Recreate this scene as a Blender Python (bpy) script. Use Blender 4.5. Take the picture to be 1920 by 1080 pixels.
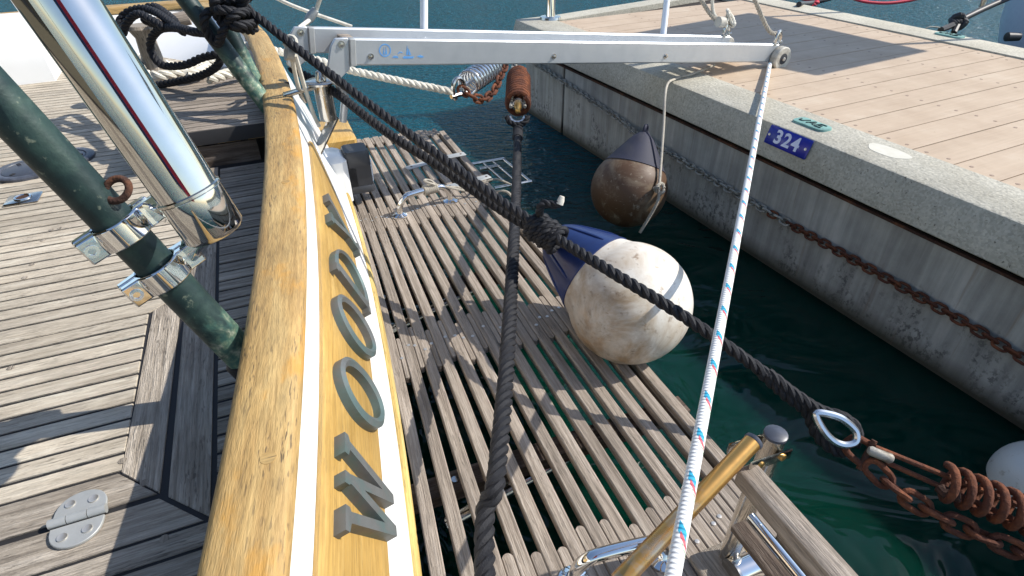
import bpy, bmesh, math, random
from mathutils import Vector as V, Matrix, noise
random.seed(11)
R_ = math.radians
for o in list(bpy.data.objects): bpy.data.objects.remove(o)
scene = bpy.context.scene
col = scene.collection
S = 0.65                      # everything is laid out in working units and brought to metres at the end

# ------------------------------------------------------------------ camera
F, CX, CY = 1100., 960., 540.
PITCH, ROLL, H = R_(35.3), R_(0.8), 2.25
CAM = V((0, 0, H))
FW = V((0, math.cos(PITCH), -math.sin(PITCH)))
_u0 = V((1, 0, 0)).cross(FW)
RT = V((1, 0, 0)) * math.cos(ROLL) - _u0 * math.sin(ROLL)
UP = V((1, 0, 0)) * math.sin(ROLL) + _u0 * math.cos(ROLL)
cam_d = bpy.data.cameras.new('camera'); cam = bpy.data.objects.new('camera', cam_d); col.objects.link(cam)
cam_d.sensor_width = 36; cam_d.lens = 36 * F / 1920.; cam_d.clip_start = .02; cam_d.clip_end = 5000
cam.matrix_world = Matrix(((RT.x, UP.x, -FW.x, 0), (RT.y, UP.y, -FW.y, 0), (RT.z, UP.z, -FW.z, H * S), (0, 0, 0, 1)))
scene.camera = cam

# ------------------------------------------------------------------ sky, sun, exposure
SUN_AZ, SUN_EL = R_(82), R_(42)          # azimuth measured from +Y towards +X
sun_dir = V((math.sin(SUN_AZ) * math.cos(SUN_EL), math.cos(SUN_AZ) * math.cos(SUN_EL), math.sin(SUN_EL)))
w = bpy.data.worlds.new('World'); scene.world = w; w.use_nodes = True
nt = w.node_tree; nt.nodes.clear()
sky = nt.nodes.new('ShaderNodeTexSky'); sky.sky_type = 'NISHITA'; sky.sun_disc = False
sky.sun_elevation = SUN_EL; sky.sun_rotation = SUN_AZ; sky.air_density = 1.0; sky.dust_density = .6; sky.ozone_density = 1.2
bg = nt.nodes.new('ShaderNodeBackground'); bg.inputs[1].default_value = .15
wo = nt.nodes.new('ShaderNodeOutputWorld')
nt.links.new(sky.outputs[0], bg.inputs[0]); nt.links.new(bg.outputs[0], wo.inputs[0])
sd = bpy.data.lights.new('sun', 'SUN'); sd.energy = 4.1; sd.angle = R_(.53); sd.color = (1, .95, .87)
sun = bpy.data.objects.new('sun', sd); col.objects.link(sun)
sun.rotation_euler = sun_dir.to_track_quat('Z', 'Y').to_euler(); sun.location = (4, 0, 8)
scene.view_settings.view_transform = 'Standard'; scene.view_settings.look = 'None'
scene.view_settings.exposure = 0.48; scene.view_settings.gamma = 1; scene.view_settings.use_curve_mapping = False
scene.render.engine = 'CYCLES'
scene.cycles.max_bounces = 8

# ------------------------------------------------------------------ layout frames
def ray(px, py): return FW * F + RT * (px - CX) - UP * (py - CY)
def atz(px, py, z):
    d = ray(px, py); return CAM + d * ((z - H) / d.z)
def pd(px, py, depth): return CAM + ray(px, py) * (depth / F)
BA = R_(-21.5)
A = V((math.sin(BA), math.cos(BA), 0)); O = V((math.cos(BA), -math.sin(BA), 0)); Z = V((0, 0, 1))
def T(s): return .09 - .0245 * (s - 3.95) ** 2           # camber of the stern in plan
def B(s, t, z): return A * s + O * t + Z * z             # yacht frame: s along the stern, t aft
QA = V((.431, -.902, 0)).normalized(); QI = V((.902, .431, 0)).normalized(); W0 = V((1.691, 3.582, 0))
def Q(l, d, z): return W0 + QA * l + QI * d + Z * z      # pier frame: l along, d inwards
ZP, ZC, ZD, ZQ = .45, 1.25, .93, .96
KS = .3286
def TF(s, z, off=0): return B(s, T(s) - .01 + (1.2 - z) * KS + off * .95, z + off * .31)   # a point on the transom face

# ------------------------------------------------------------------ mesh building
ORG = {}
def org(o): return ORG.get(o.name, V((0, 0, 0))) if o else V((0, 0, 0))
class MB:
    def __init__(s): s.v = []; s.f = []; s.uv = []; s.sm = []
    def add(s, vs, fs, uvs=None, smooth=False):
        b = len(s.v); s.v += [V(x) for x in vs]
        for i, f in enumerate(fs):
            s.f.append([b + k for k in f]); s.sm.append(smooth)
            s.uv.append(uvs[i] if uvs else [(vs[k][0], vs[k][1] + vs[k][2]) for k in f])
        return s
    def prism(s, bot, top, us=None, smooth=False):
        """bot, top: matching rings of points; caps + sides. us: (axis,origin,axis2) for uv"""
        n = len(bot); vs = list(bot) + list(top)
        fs = [list(range(n))[::-1], list(range(n, 2 * n))] + [[i, (i + 1) % n, n + (i + 1) % n, n + i] for i in range(n)]
        if us:
            ax, og, ay = us; az_ = ax.cross(ay)
            uv = [[((V(vs[k]) - og).dot(ax), (V(vs[k]) - og).dot(ay) + .8 * (V(vs[k]) - og).dot(az_)) for k in f] for f in fs]
        else: uv = None
        b = len(s.f); s.add(vs, fs, uv)
        if smooth:
            for i in range(b + 2, len(s.f)): s.sm[i] = True
        return s
    def box(s, c, ax, ay, az, hx, hy, hz):
        ax, ay, az = ax.normalized(), ay.normalized(), az.normalized()
        q = [(-1, -1), (1, -1), (1, 1), (-1, 1)]
        bot = [c + ax * hx * i + ay * hy * j - az * hz for i, j in q]; top = [p + az * 2 * hz for p in bot]
        return s.prism(bot, top, (ax, c, ay))
    def bbox(s, c, ax, ay, az, hx, hy, hz, r):
        """box with chamfered edges around z and on the top/bottom rims"""
        ax, ay, az = ax.normalized(), ay.normalized(), az.normalized()
        def ring(ins, z):
            X, Y = hx - ins, hy - ins
            pts = [(-X + r, -Y), (X - r, -Y), (X, -Y + r), (X, Y - r), (X - r, Y), (-X + r, Y), (-X, Y - r), (-X, -Y + r)]
            return [c + ax * x + ay * y + az * z for x, y in pts]
        rings = [ring(r, -hz), ring(0, -hz + r), ring(0, hz - r), ring(r, hz)]
        return s.loft(rings, caps=True, us=(ax, c, ay))
    def loft(s, rings, caps=False, closed=False, us=None, smooth=False, ulen=None):
        n = len(rings[0]); m = len(rings); vs = [p for r in rings for p in r]; fs = []; uv = []
        per = [0]
        for k in range(n): per.append(per[-1] + (V(rings[m // 2][(k + 1) % n]) - V(rings[m // 2][k])).length)
        U = [0]
        for i in range(1, m): U.append(U[-1] + (sum((V(p) for p in rings[i]), V()) / n - sum((V(p) for p in rings[i - 1]), V()) / n).length)
        mm = m if closed else m - 1
        for i in range(mm):
            j = (i + 1) % m
            for k in range(n):
                l = (k + 1) % n; fs.append([i * n + k, i * n + l, j * n + l, j * n + k])
                uj = U[j] if j else U[-1] + (U[1] - U[0])
                uv.append([(U[i], per[k]), (U[i], per[k + 1]), (uj, per[k + 1]), (uj, per[k])])
        nb = len(fs)
        if caps and not closed:
            fs.append(list(range(n))[::-1]); fs.append([(m - 1) * n + k for k in range(n)])
            for f in fs[-2:]: uv.append([(0, 0)] * n)
        if us:
            ax, og, ay = us; az_ = ax.cross(ay)
            uv = [[((V(vs[k]) - og).dot(ax), (V(vs[k]) - og).dot(ay) + .8 * (V(vs[k]) - og).dot(az_)) for k in f] for f in fs]
        b = len(s.f); s.add(vs, fs, uv)
        for i in range(b, b + nb): s.sm[i] = smooth
        return s
    def tube(s, pts, r, n=10, caps=True, closed=False, smooth=True):
        pts = [V(p) for p in pts]; fr = frames(pts, closed)
        rr = r if isinstance(r, (list, tuple)) else [r] * len(pts)
        rings = [[p + (x * math.cos(a) + y * math.sin(a)) * q for a in [2 * math.pi * k / n for k in range(n)]] for p, (x, y), q in zip(pts, fr, rr)]
        return s.loft(rings, caps=caps, closed=closed, smooth=smooth)
    def lathe(s, c, ax, prof, n=32, smooth=True, caps=True):
        ax = ax.normalized(); x = ax.orthogonal().normalized(); y = ax.cross(x)
        rings = [[c + ax * h + (x * math.cos(a) + y * math.sin(a)) * max(r, 1e-4) for a in [2 * math.pi * k / n for k in range(n)]] for h, r in prof]
        return s.loft(rings, caps=caps, smooth=smooth)
    def rope(s, pts, r, pitch=None, n=7, hand=1, step=None, ph=0):
        pitch = pitch or r * 4.6
        pts = resample(pts, pitch / 11); fr = frames(pts)
        for k in range(3):
            c = []; L = 0
            for i, (p, (x, y)) in enumerate(zip(pts, fr)):
                if i: L += (p - pts[i - 1]).length
                a = ph + hand * 2 * math.pi * L / pitch + k * 2 * math.pi / 3
                c.append(p + (x * math.cos(a) + y * math.sin(a)) * r * .5)
            s.tube(c, r * .53, n=n)
        return s
    def build(s, name, mat, parent=None, bevel=None):
        me = bpy.data.meshes.new(name); og = org(parent)
        me.from_pydata([tuple(p - og) for p in s.v], [], s.f)
        ul = me.uv_layers.new(name='UVMap'); k = 0
        flat = [c for u in s.uv for p in u for c in (p[0], p[1])]
        ul.data.foreach_set('uv', flat)
        me.polygons.foreach_set('use_smooth', s.sm)
        if mat: me.materials.append(mat)
        me.validate(); me.update()
        o = bpy.data.objects.new(name, me); col.objects.link(o)
        if parent: o.parent = parent
        ORG[o.name] = og
        if bevel:
            m = o.modifiers.new('bevel', 'BEVEL'); m.width = bevel; m.segments = 2; m.limit_method = 'ANGLE'; m.angle_limit = R_(35)
        return o
def frames(pts, closed=False):
    n = len(pts); out = []; x = None
    for i in range(n):
        a = pts[(i - 1) % n] if (closed or i) else pts[i]; b = pts[(i + 1) % n] if (closed or i < n - 1) else pts[i]
        t = (b - a)
        if t.length < 1e-9: t = V((0, 0, 1))
        t.normalize()
        if x is None: x = t.orthogonal().normalized()
        else:
            x = x - t * x.dot(t)
            x = x.normalized() if x.length > 1e-6 else t.orthogonal().normalized()
        out.append((x.copy(), t.cross(x)))
    return out
def smooth_path(pts, k=10, closed=False):
    pts = [V(p) for p in pts]; n = len(pts); out = []
    g = (lambda i: pts[i % n]) if closed else (lambda i: pts[i] if 0 <= i < n else (pts[0] * 2 - pts[1] if i < 0 else pts[-1] * 2 - pts[-2]))
    for i in range(n if closed else n - 1):
        p0, p1, p2, p3 = g(i - 1), g(i), g(i + 1), g(i + 2)
        for j in range(k):
            t = j / k
            out.append(.5 * ((2 * p1) + (p2 - p0) * t + (2 * p0 - 5 * p1 + 4 * p2 - p3) * t * t + (3 * p1 - p0 - 3 * p2 + p3) * t ** 3))
    if not closed: out.append(pts[-1].copy())
    return out
def resample(pts, step):
    L = [0]
    for i in range(1, len(pts)): L.append(L[-1] + (pts[i] - pts[i - 1]).length)
    n = max(2, int(L[-1] / step)); out = []; j = 0
    for i in range(n + 1):
        d = L[-1] * i / n
        while j < len(L) - 2 and L[j + 1] < d: j += 1
        q = (d - L[j]) / max(1e-9, L[j + 1] - L[j]); out.append(pts[j].lerp(pts[j + 1], q))
    return out
def empty(name, loc, parent=None):
    o = bpy.data.objects.new(name, None); col.objects.link(o); o.empty_display_size = .1
    o.location = V(loc) - org(parent); ORG[o.name] = V(loc)
    if parent: o.parent = parent
    return o
def tag(o, label=None, cat=None, group=None, kind=None):
    if label: o['label'] = label
    if cat: o['category'] = cat
    if group: o['group'] = group
    if kind: o['kind'] = kind
    return o
def inst(name, mesh, mat_world, parent):
    """an object of its own that shares mesh data"""
    o = bpy.data.objects.new(name, mesh); col.objects.link(o)
    og = org(parent); m = mat_world.copy(); m.translation = m.translation - og
    o.parent = parent; o.matrix_local = m; ORG[o.name] = mat_world.translation.copy(); return o
def frame(c, x, y=None, z=None):
    x = V(x).normalized()
    if z is not None: y = V(z).cross(x).normalized(); z = x.cross(y)
    else: z = x.cross(V(y)).normalized(); y = z.cross(x)
    return Matrix(((x.x, y.x, z.x, c[0]), (x.y, y.y, z.y, c[1]), (x.z, y.z, z.z, c[2]), (0, 0, 0, 1)))
def circ(n, r=1, a0=0): return [(r * math.cos(a0 + 2 * math.pi * i / n), r * math.sin(a0 + 2 * math.pi * i / n)) for i in range(n)]

# ------------------------------------------------------------------ materials
def mat(name):
    m = bpy.data.materials.new(name); m.use_nodes = True; nt = m.node_tree; nt.nodes.clear()
    out = nt.nodes.new('ShaderNodeOutputMaterial'); p = nt.nodes.new('ShaderNodeBsdfPrincipled'); nt.links.new(p.outputs[0], out.inputs[0])
    return m, nt, p
def N(nt, t, **kw):
    n = nt.nodes.new(t)
    for k, v in kw.items():
        if k in n.inputs: n.inputs[k].default_value = v
        else: setattr(n, k, v)
    return n
def ramp(nt, src, stops, interp='LINEAR'):
    r = nt.nodes.new('ShaderNodeValToRGB'); r.color_ramp.interpolation = interp; e = r.color_ramp.elements
    while len(e) < len(stops): e.new(.5)
    for q, (pos, c) in zip(e, stops): q.position = pos; q.color = (c if len(c) == 4 else (*c, 1)) if not isinstance(c, (int, float)) else (c, c, c, 1)
    nt.links.new(src, r.inputs[0]); return r.outputs[0]
def mix(nt, fac, a, b, mode='MIX'):
    m = nt.nodes.new('ShaderNodeMix'); m.data_type = 'RGBA'; m.blend_type = mode
    for i, x in ((0, fac), (6, a), (7, b)):
        if hasattr(x, 'is_linked'): nt.links.new(x, m.inputs[i])
        else: m.inputs[i].default_value = x if i == 0 else ((*x, 1) if len(x) == 3 else x)
    return m.outputs[2]
def bump(nt, p, h, strength=.3, dist=.01):
    b = N(nt, 'ShaderNodeBump'); b.inputs['Strength'].default_value = strength; b.inputs['Distance'].default_value = dist
    nt.links.new(h, b.inputs['Height']); nt.links.new(b.outputs[0], p.inputs['Normal'])
def coords(nt, kind='Object', scale=(1, 1, 1), rnd=0):
    tc = N(nt, 'ShaderNodeTexCoord'); mp = N(nt, 'ShaderNodeMapping'); mp.inputs['Scale'].default_value = scale
    src = tc.outputs[kind]
    if rnd:
        oi = N(nt, 'ShaderNodeObjectInfo'); ml = N(nt, 'ShaderNodeMath', operation='MULTIPLY'); ml.inputs[1].default_value = rnd
        nt.links.new(oi.outputs['Random'], ml.inputs[0]); va = N(nt, 'ShaderNodeVectorMath', operation='ADD')
        nt.links.new(src, va.inputs[0]); nt.links.new(ml.outputs[0], va.inputs[1]); src = va.outputs[0]
    nt.links.new(src, mp.inputs[0]); return mp.outputs[0]
def noise_(nt, vec, scale, detail=4, rough=.55, dist=0):
    n = N(nt, 'ShaderNodeTexNoise'); n.inputs['Scale'].default_value = scale; n.inputs['Detail'].default_value = detail
    n.inputs['Roughness'].default_value = rough; n.inputs['Distortion'].default_value = dist
    nt.links.new(vec, n.inputs['Vector']); return n.outputs['Fac']
def wood(name, c1, c2, c3, rough=.75, grain=(3, 60, 60), blotch=3, stain=None, bs=.5, vary=.25, pores=.0):
    m, nt, p = mat(name)
    uv = coords(nt, 'UV', grain, 37); g = noise_(nt, uv, 1, 6, .65, .3)
    c = ramp(nt, g, [(.3, c1), (.5, c2), (.68, c3)])
    fine = coords(nt, 'UV', (grain[0] * 6, grain[1] * 4, 1), 11); g2 = noise_(nt, fine, 1, 3, .7)
    c = mix(nt, .3, c, ramp(nt, g2, [(.35, .28), (.62, .8)]), 'OVERLAY')
    bl = noise_(nt, coords(nt, 'UV', (1, 1.6, 1), 23), blotch, 4, .6)
    c = mix(nt, .5, c, ramp(nt, bl, [(.3, .34), (.7, .66)]), 'OVERLAY')
    if pores:
        pr = noise_(nt, coords(nt, 'UV', (24, 170, 1), 5), 1, 2, .5)
        msk = noise_(nt, coords(nt, 'UV', (2.2, 9, 1), 8), 1, 3, .6)
        a = N(nt, 'ShaderNodeMath', operation='MULTIPLY'); nt.links.new(ramp(nt, pr, [(.58, 0), (.66, 1)]), a.inputs[0]); nt.links.new(ramp(nt, msk, [(.42, 0), (.6, 1)]), a.inputs[1])
        b = N(nt, 'ShaderNodeMath', operation='MULTIPLY'); nt.links.new(a.outputs[0], b.inputs[0]); b.inputs[1].default_value = pores
        c = mix(nt, b.outputs[0], c, (.05, .04, .03))
    if stain:
        st = noise_(nt, coords(nt, 'UV', (2.5, 5, 1), 51), 1.3, 5, .65)
        c = mix(nt, ramp(nt, st, [(.56, 0), (.66, .8)]), c, stain)
    oi = N(nt, 'ShaderNodeObjectInfo'); hs = N(nt, 'ShaderNodeHueSaturation')
    mr = N(nt, 'ShaderNodeMapRange'); mr.inputs[3].default_value = 1 - vary; mr.inputs[4].default_value = 1 + vary
    nt.links.new(oi.outputs['Random'], mr.inputs[0]); nt.links.new(mr.outputs[0], hs.inputs['Value']); nt.links.new(c, hs.inputs['Color'])
    nt.links.new(hs.outputs[0], p.inputs['Base Color']); p.inputs['Roughness'].default_value = rough
    ad = N(nt, 'ShaderNodeMath', operation='ADD'); nt.links.new(g, ad.inputs[0]); nt.links.new(g2, ad.inputs[1])
    bump(nt, p, ad.outputs[0], bs, .006); return m
def plain(name, c, rough=.5, metal=0, spot=None, scale=20, thr=(.5, .65), bs=0, coat=0, bscale=None, rvar=0, kind='Object'):
    m, nt, p = mat(name); co = coords(nt, kind, (1, 1, 1), 13)
    n1 = noise_(nt, co, scale, 5, .6)
    cc = mix(nt, .25, c, ramp(nt, n1, [(.3, .35), (.7, .65)]), 'OVERLAY')
    if spot:
        n2 = noise_(nt, co, scale * .35, 6, .65, .4); cc = mix(nt, ramp(nt, n2, [(thr[0], 0), (thr[1], 1)]), cc, spot)
    nt.links.new(cc, p.inputs['Base Color']); p.inputs['Roughness'].default_value = rough; p.inputs['Metallic'].default_value = metal
    if rvar:
        mr = N(nt, 'ShaderNodeMapRange'); mr.inputs[1].default_value = .3; mr.inputs[2].default_value = .7; mr.inputs[3].default_value = max(0, rough - rvar); mr.inputs[4].default_value = rough + rvar
        nt.links.new(n1, mr.inputs[0]); nt.links.new(mr.outputs[0], p.inputs['Roughness'])
    if coat: p.inputs['Coat Weight'].default_value = coat; p.inputs['Coat Roughness'].default_value = .08
    if bs: bump(nt, p, noise_(nt, co, bscale or scale * 3, 3), bs, .004)
    return m
M = {}
M['deck'] = wood('weathered_teak_deck', (.36, .305, .232), (.47, .408, .318), (.56, .497, .4), .8, (3, 38, 1), 4, bs=.6, vary=.14, pores=.5)
M['margin'] = wood('grey_teak_margin', (.18, .15, .117), (.34, .29, .232), (.5, .438, .362), .8, (2.2, 60, 1), 4, bs=.9, vary=.15, pores=.6)
M['slat'] = wood('weathered_teak_slat', (.165, .132, .1), (.29, .24, .192), (.39, .333, .275), .8, (2, 55, 1), 3, bs=.6, vary=.13, pores=.5)
M['beam'] = wood('dark_wet_wood', (.04, .025, .018), (.1, .07, .05), (.2, .16, .13), .8, (3, 40, 1), 4, bs=.9)
M['cap'] = wood('oiled_teak_caprail', (.33, .2, .07), (.41, .265, .1), (.47, .325, .135), .6, (2.2, 24, 1), 3.2, stain=(.52, .27, .055), bs=.35, vary=.0, pores=.75)
M['name'] = wood('varnished_name_board', (.35, .205, .05), (.425, .262, .075), (.48, .315, .105), .42, (1.4, 40, 1), 2, bs=.15, vary=0, pores=.25)
M['strake'] = wood('yellow_rubbing_strake', (.32, .2, .05), (.52, .37, .12), (.64, .49, .2), .5, (1.5, 50, 1), 3, bs=.3, vary=0, pores=.4)
M['white'] = plain('white_gelcoat', (.82, .82, .8), .3, 0, (.66, .66, .62), 6, (.62, .8))
M['caulk'] = plain('black_caulking', (.018, .017, .018), .7)
M['chrome'] = plain('polished_steel', (.78, .77, .75), .045, 1, (.6, .55, .45), 14, (.6, .8), rvar=.03)
M['tube_steel'] = plain('polished_tube_steel', (.56, .55, .53), .05, 1, (.42, .39, .34), 14, (.6, .8), rvar=.03)
M['steel'] = plain('stained_steel', (.6, .57, .52), .2, 1, (.2, .1, .04), 18, (.6, .8), rvar=.12)
M['awning'] = plain('added_olive_canvas', (.09, .08, .055), .9)  # only for the unseen house and canopy added to darken the steel's reflections
M['gold'] = plain('steel_gold_reflection', (.6, .33, .1), .3, .85, (.55, .5, .42), 7, (.5, .62), rvar=.08)  # golden reflection on the ladder rail, painted into its metal colour
M['alu'] = plain('brushed_aluminium', (.52, .545, .565), .38, .55, (.55, .57, .58), 9, (.5, .7), bs=.05, bscale=200)
M['alu_white'] = plain('white_aluminium', (.82, .83, .84), .35, .1)
M['plate'] = plain('dull_grey_plate', (.42, .43, .42), .5, .3)
M['letter'] = plain('bronze_letter', (.15, .155, .15), .5, .35, (.11, .16, .155), 16, (.45, .6), bs=.15, rvar=.1)
M['bolt'] = plain('screw_head', (.6, .57, .52), .35, .7)
M['grey_plastic'] = plain('charcoal_plastic', (.035, .037, .042), .45)
M['lens'] = plain('lamp_lens', (.75, .78, .8), .15, 0, coat=1)
M['black_rope'] = plain('black_rope', (.0045, .005, .0085), .7, 0, (.011, .011, .014), 60, (.5, .7), bs=.5, bscale=260)
M['old_black'] = plain('weathered_black_rope', (.008, .0085, .012), .8, 0, (.02, .018, .017), 30, (.5, .7), bs=.8, bscale=200)
M['white_rope'] = plain('white_rope', (.72, .68, .58), .75, 0, (.45, .42, .35), 22, (.5, .7), bs=.4, bscale=250)
M['grey_rope'] = plain('grey_cord', (.42, .38, .31), .8, 0, (.25, .23, .2), 30, bs=.5, bscale=250)
M['navy'] = plain('navy_fender_end', (.014, .032, .125), .32, 0, (.012, .02, .08), 9, (.5, .75))
M['navy_old'] = plain('faded_navy', (.018, .02, .04), .7, 0, (.04, .04, .05), 12)
M['rust'] = plain('rusty_iron', (.09, .028, .013), .9, 0, (.2, .062, .022), 34, (.45, .65), bs=1, bscale=90)
M['rust_d'] = plain('dark_rust', (.05, .022, .014), .9, 0, (.16, .06, .025), 22, (.5, .68), bs=1, bscale=80)
M['galv'] = plain('galvanised_iron', (.4, .38, .33), .6, .3, (.12, .09, .06), 24, (.5, .7), bs=.4, bscale=90)
M['zinc'] = plain('bright_zinc', (.62, .64, .66), .22, .9, (.25, .2, .15), 20, (.6, .75))
M['brass'] = plain('brass', (.55, .33, .1), .3, .9)
M['verdigris'] = plain('verdigris_plate', (.19, .36, .32), .7, .1, (.12, .24, .22), 20, bs=.3)
M['verd_dark'] = plain('verdigris_relief', (.03, .07, .065), .8)
M['blue_sign'] = plain('blue_enamel', (.012, .02, .3), .25, 0, (.02, .03, .24), 8)
M['sign_white'] = plain('sign_white', (.68, .7, .86), .3)
M['rubber'] = plain('dark_grey_cap', (.045, .05, .065), .4, 0, (.1, .11, .14), 12)
M['wheel'] = plain('dirty_nylon', (.5, .47, .4), .6, 0, (.3, .27, .22), 18)
M['pier_screw'] = plain('board_screw', (.3, .21, .15), .6)
M['blue_print'] = plain('blue_print', (.12, .34, .68), .5)
M['pink'] = plain('red_rope', (.6, .04, .07), .7, 0, bs=.4, bscale=120)
M['hull_grey'] = plain('pale_grey_hull', (.55, .57, .66), .25)
M['black'] = plain('black_fitting', (.02, .02, .022), .5)
M['mortar'] = plain('pale_filler', (.6, .57, .48), .9)

def green_bronze():
    m, nt, p = mat('green_weathered_bronze'); co = coords(nt, 'Object', (1, 1, 1), 7)
    n1 = noise_(nt, co, 7, 6, .65, .5); n2 = noise_(nt, co, 40, 4, .6)
    c = ramp(nt, n1, [(.3, (.006, .018, .019)), (.5, (.011, .031, .03)), (.64, (.028, .06, .05)), (.78, (.09, .14, .11))])
    c = mix(nt, ramp(nt, n2, [(.64, 0), (.74, .5)]), c, (.3, .33, .24))
    tc = N(nt, 'ShaderNodeTexCoord'); sp = N(nt, 'ShaderNodeSeparateXYZ'); nt.links.new(tc.outputs['UV'], sp.inputs[0])
    # crusted foot of the post
    mr = N(nt, 'ShaderNodeMapRange'); mr.inputs[1].default_value = .42; mr.inputs[2].default_value = .14; mr.inputs[3].default_value = -.3; mr.inputs[4].default_value = .25; nt.links.new(sp.outputs[0], mr.inputs[0])
    ad = N(nt, 'ShaderNodeMath', operation='ADD'); nt.links.new(n1, ad.inputs[0]); nt.links.new(mr.outputs[0], ad.inputs[1])
    c = mix(nt, ramp(nt, ad.outputs[0], [(.45, 0), (.62, .9)]), c, ramp(nt, n2, [(.4, (.06, .15, .12)), (.55, (.16, .24, .16)), (.68, (.42, .44, .33))]))
    nt.links.new(c, p.inputs['Base Color']); p.inputs['Roughness'].default_value = .5; p.inputs['Metallic'].default_value = .15
    bump(nt, p, n2, .25, .004); return m
M['bronze'] = green_bronze()
def braid():
    m, nt, p = mat('braided_white_line'); uv = coords(nt, 'UV', (1, 1, 1))
    sp = N(nt, 'ShaderNodeSeparateXYZ'); nt.links.new(uv, sp.inputs[0])
    def band(freq, off, lo, hi):
        a = N(nt, 'ShaderNodeMath', operation='MULTIPLY_ADD'); a.inputs[1].default_value = freq; a.inputs[2].default_value = off; nt.links.new(sp.outputs[0], a.inputs[0])
        b = N(nt, 'ShaderNodeMath', operation='MULTIPLY_ADD'); b.inputs[1].default_value = 9.; nt.links.new(sp.outputs[1], b.inputs[0]); nt.links.new(a.outputs[0], b.inputs[2])
        f = N(nt, 'ShaderNodeMath', operation='FRACT'); nt.links.new(b.outputs[0], f.inputs[0])
        r_ = ramp(nt, f.outputs[0], [(0, 0), (lo, 0), (lo + .01, 1), (hi, 1), (hi + .01, 0)])
        k = N(nt, 'ShaderNodeMath', operation='MULTIPLY_ADD'); k.inputs[1].default_value = 1 / .0518; k.inputs[2].default_value = off; nt.links.new(sp.outputs[1], k.inputs[0])
        kf = N(nt, 'ShaderNodeMath', operation='FRACT'); nt.links.new(k.outputs[0], kf.inputs[0])
        g_ = ramp(nt, kf.outputs[0], [(0, 1), (.4, 1), (.42, 0)])
        x_ = N(nt, 'ShaderNodeMath', operation='MULTIPLY'); nt.links.new(r_, x_.inputs[0]); nt.links.new(g_, x_.inputs[1]); return x_.outputs[0]
    sq = N(nt, 'ShaderNodeTexNoise'); sq.inputs['Scale'].default_value = 60; nt.links.new(uv, sq.inputs['Vector'])
    c = mix(nt, band(7, 0, .2, .4), (.8, .8, .77), (.03, .36, .55))
    c = mix(nt, band(7, .12, .46, .56), c, (.62, .12, .14)); c = mix(nt, band(7, .25, .7, .76), c, (.45, .6, .42))
    nt.links.new(c, p.inputs['Base Color']); p.inputs['Roughness'].default_value = .7
    wv = N(nt, 'ShaderNodeTexWave', bands_direction='X'); wv.inputs['Scale'].default_value = 26; nt.links.new(uv, wv.inputs['Vector'])
    bump(nt, p, wv.outputs['Fac'], .6, .004); return m
M['braid'] = braid()
def fender_mat(name, base, dirt, dark, lo=.45, hi=.72, rough=.35, rub=False):
    m, nt, p = mat(name); co = coords(nt, 'Object', (1, 1, 1))
    n1 = noise_(nt, co, 4.5, 8, .68, .6); n2 = noise_(nt, co, 22, 5, .65); n3 = noise_(nt, coords(nt, 'Object', (3, 3, 14)), 9, 4, .6)
    c = mix(nt, ramp(nt, n1, [(lo, 0), (hi, 1)]), base, dirt)
    c = mix(nt, ramp(nt, n2, [(.6, 0), (.72, .75)]), c, dark); c = mix(nt, ramp(nt, n3, [(.66, 0), (.72, .6)]), c, dark)
    if rub:      # rust-brown rubbing mark where it chafes on the platform
        dt = N(nt, 'ShaderNodeVectorMath', operation='DOT_PRODUCT'); dt.inputs[1].default_value = (-.72, -.62, -.3); nt.links.new(co, dt.inputs[0])
        ad = N(nt, 'ShaderNodeMath', operation='MULTIPLY_ADD'); ad.inputs[1].default_value = .3; nt.links.new(n1, ad.inputs[0]); nt.links.new(dt.outputs['Value'], ad.inputs[2])
        c = mix(nt, ramp(nt, ad.outputs[0], [(.2, 0), (.36, .85)]), c, ramp(nt, n2, [(.35, (.3, .17, .07)), (.65, (.12, .065, .03))]))
    nt.links.new(c, p.inputs['Base Color']); p.inputs['Roughness'].default_value = rough; bump(nt, p, n2, .1, .004); return m
M['fender'] = fender_mat('scuffed_white_fender', (.74, .7, .62), (.42, .3, .17), (.2, .12, .06), .44, .74, .35, True)
M['fender_brown'] = fender_mat('brown_stained_fender', (.085, .042, .018), (.2, .15, .095), (.3, .26, .19), .5, .68, .55)
M['fender_clean'] = fender_mat('plain_white_fender', (.66, .65, .6), (.5, .46, .38), (.35, .3, .22), .6, .9)
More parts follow.
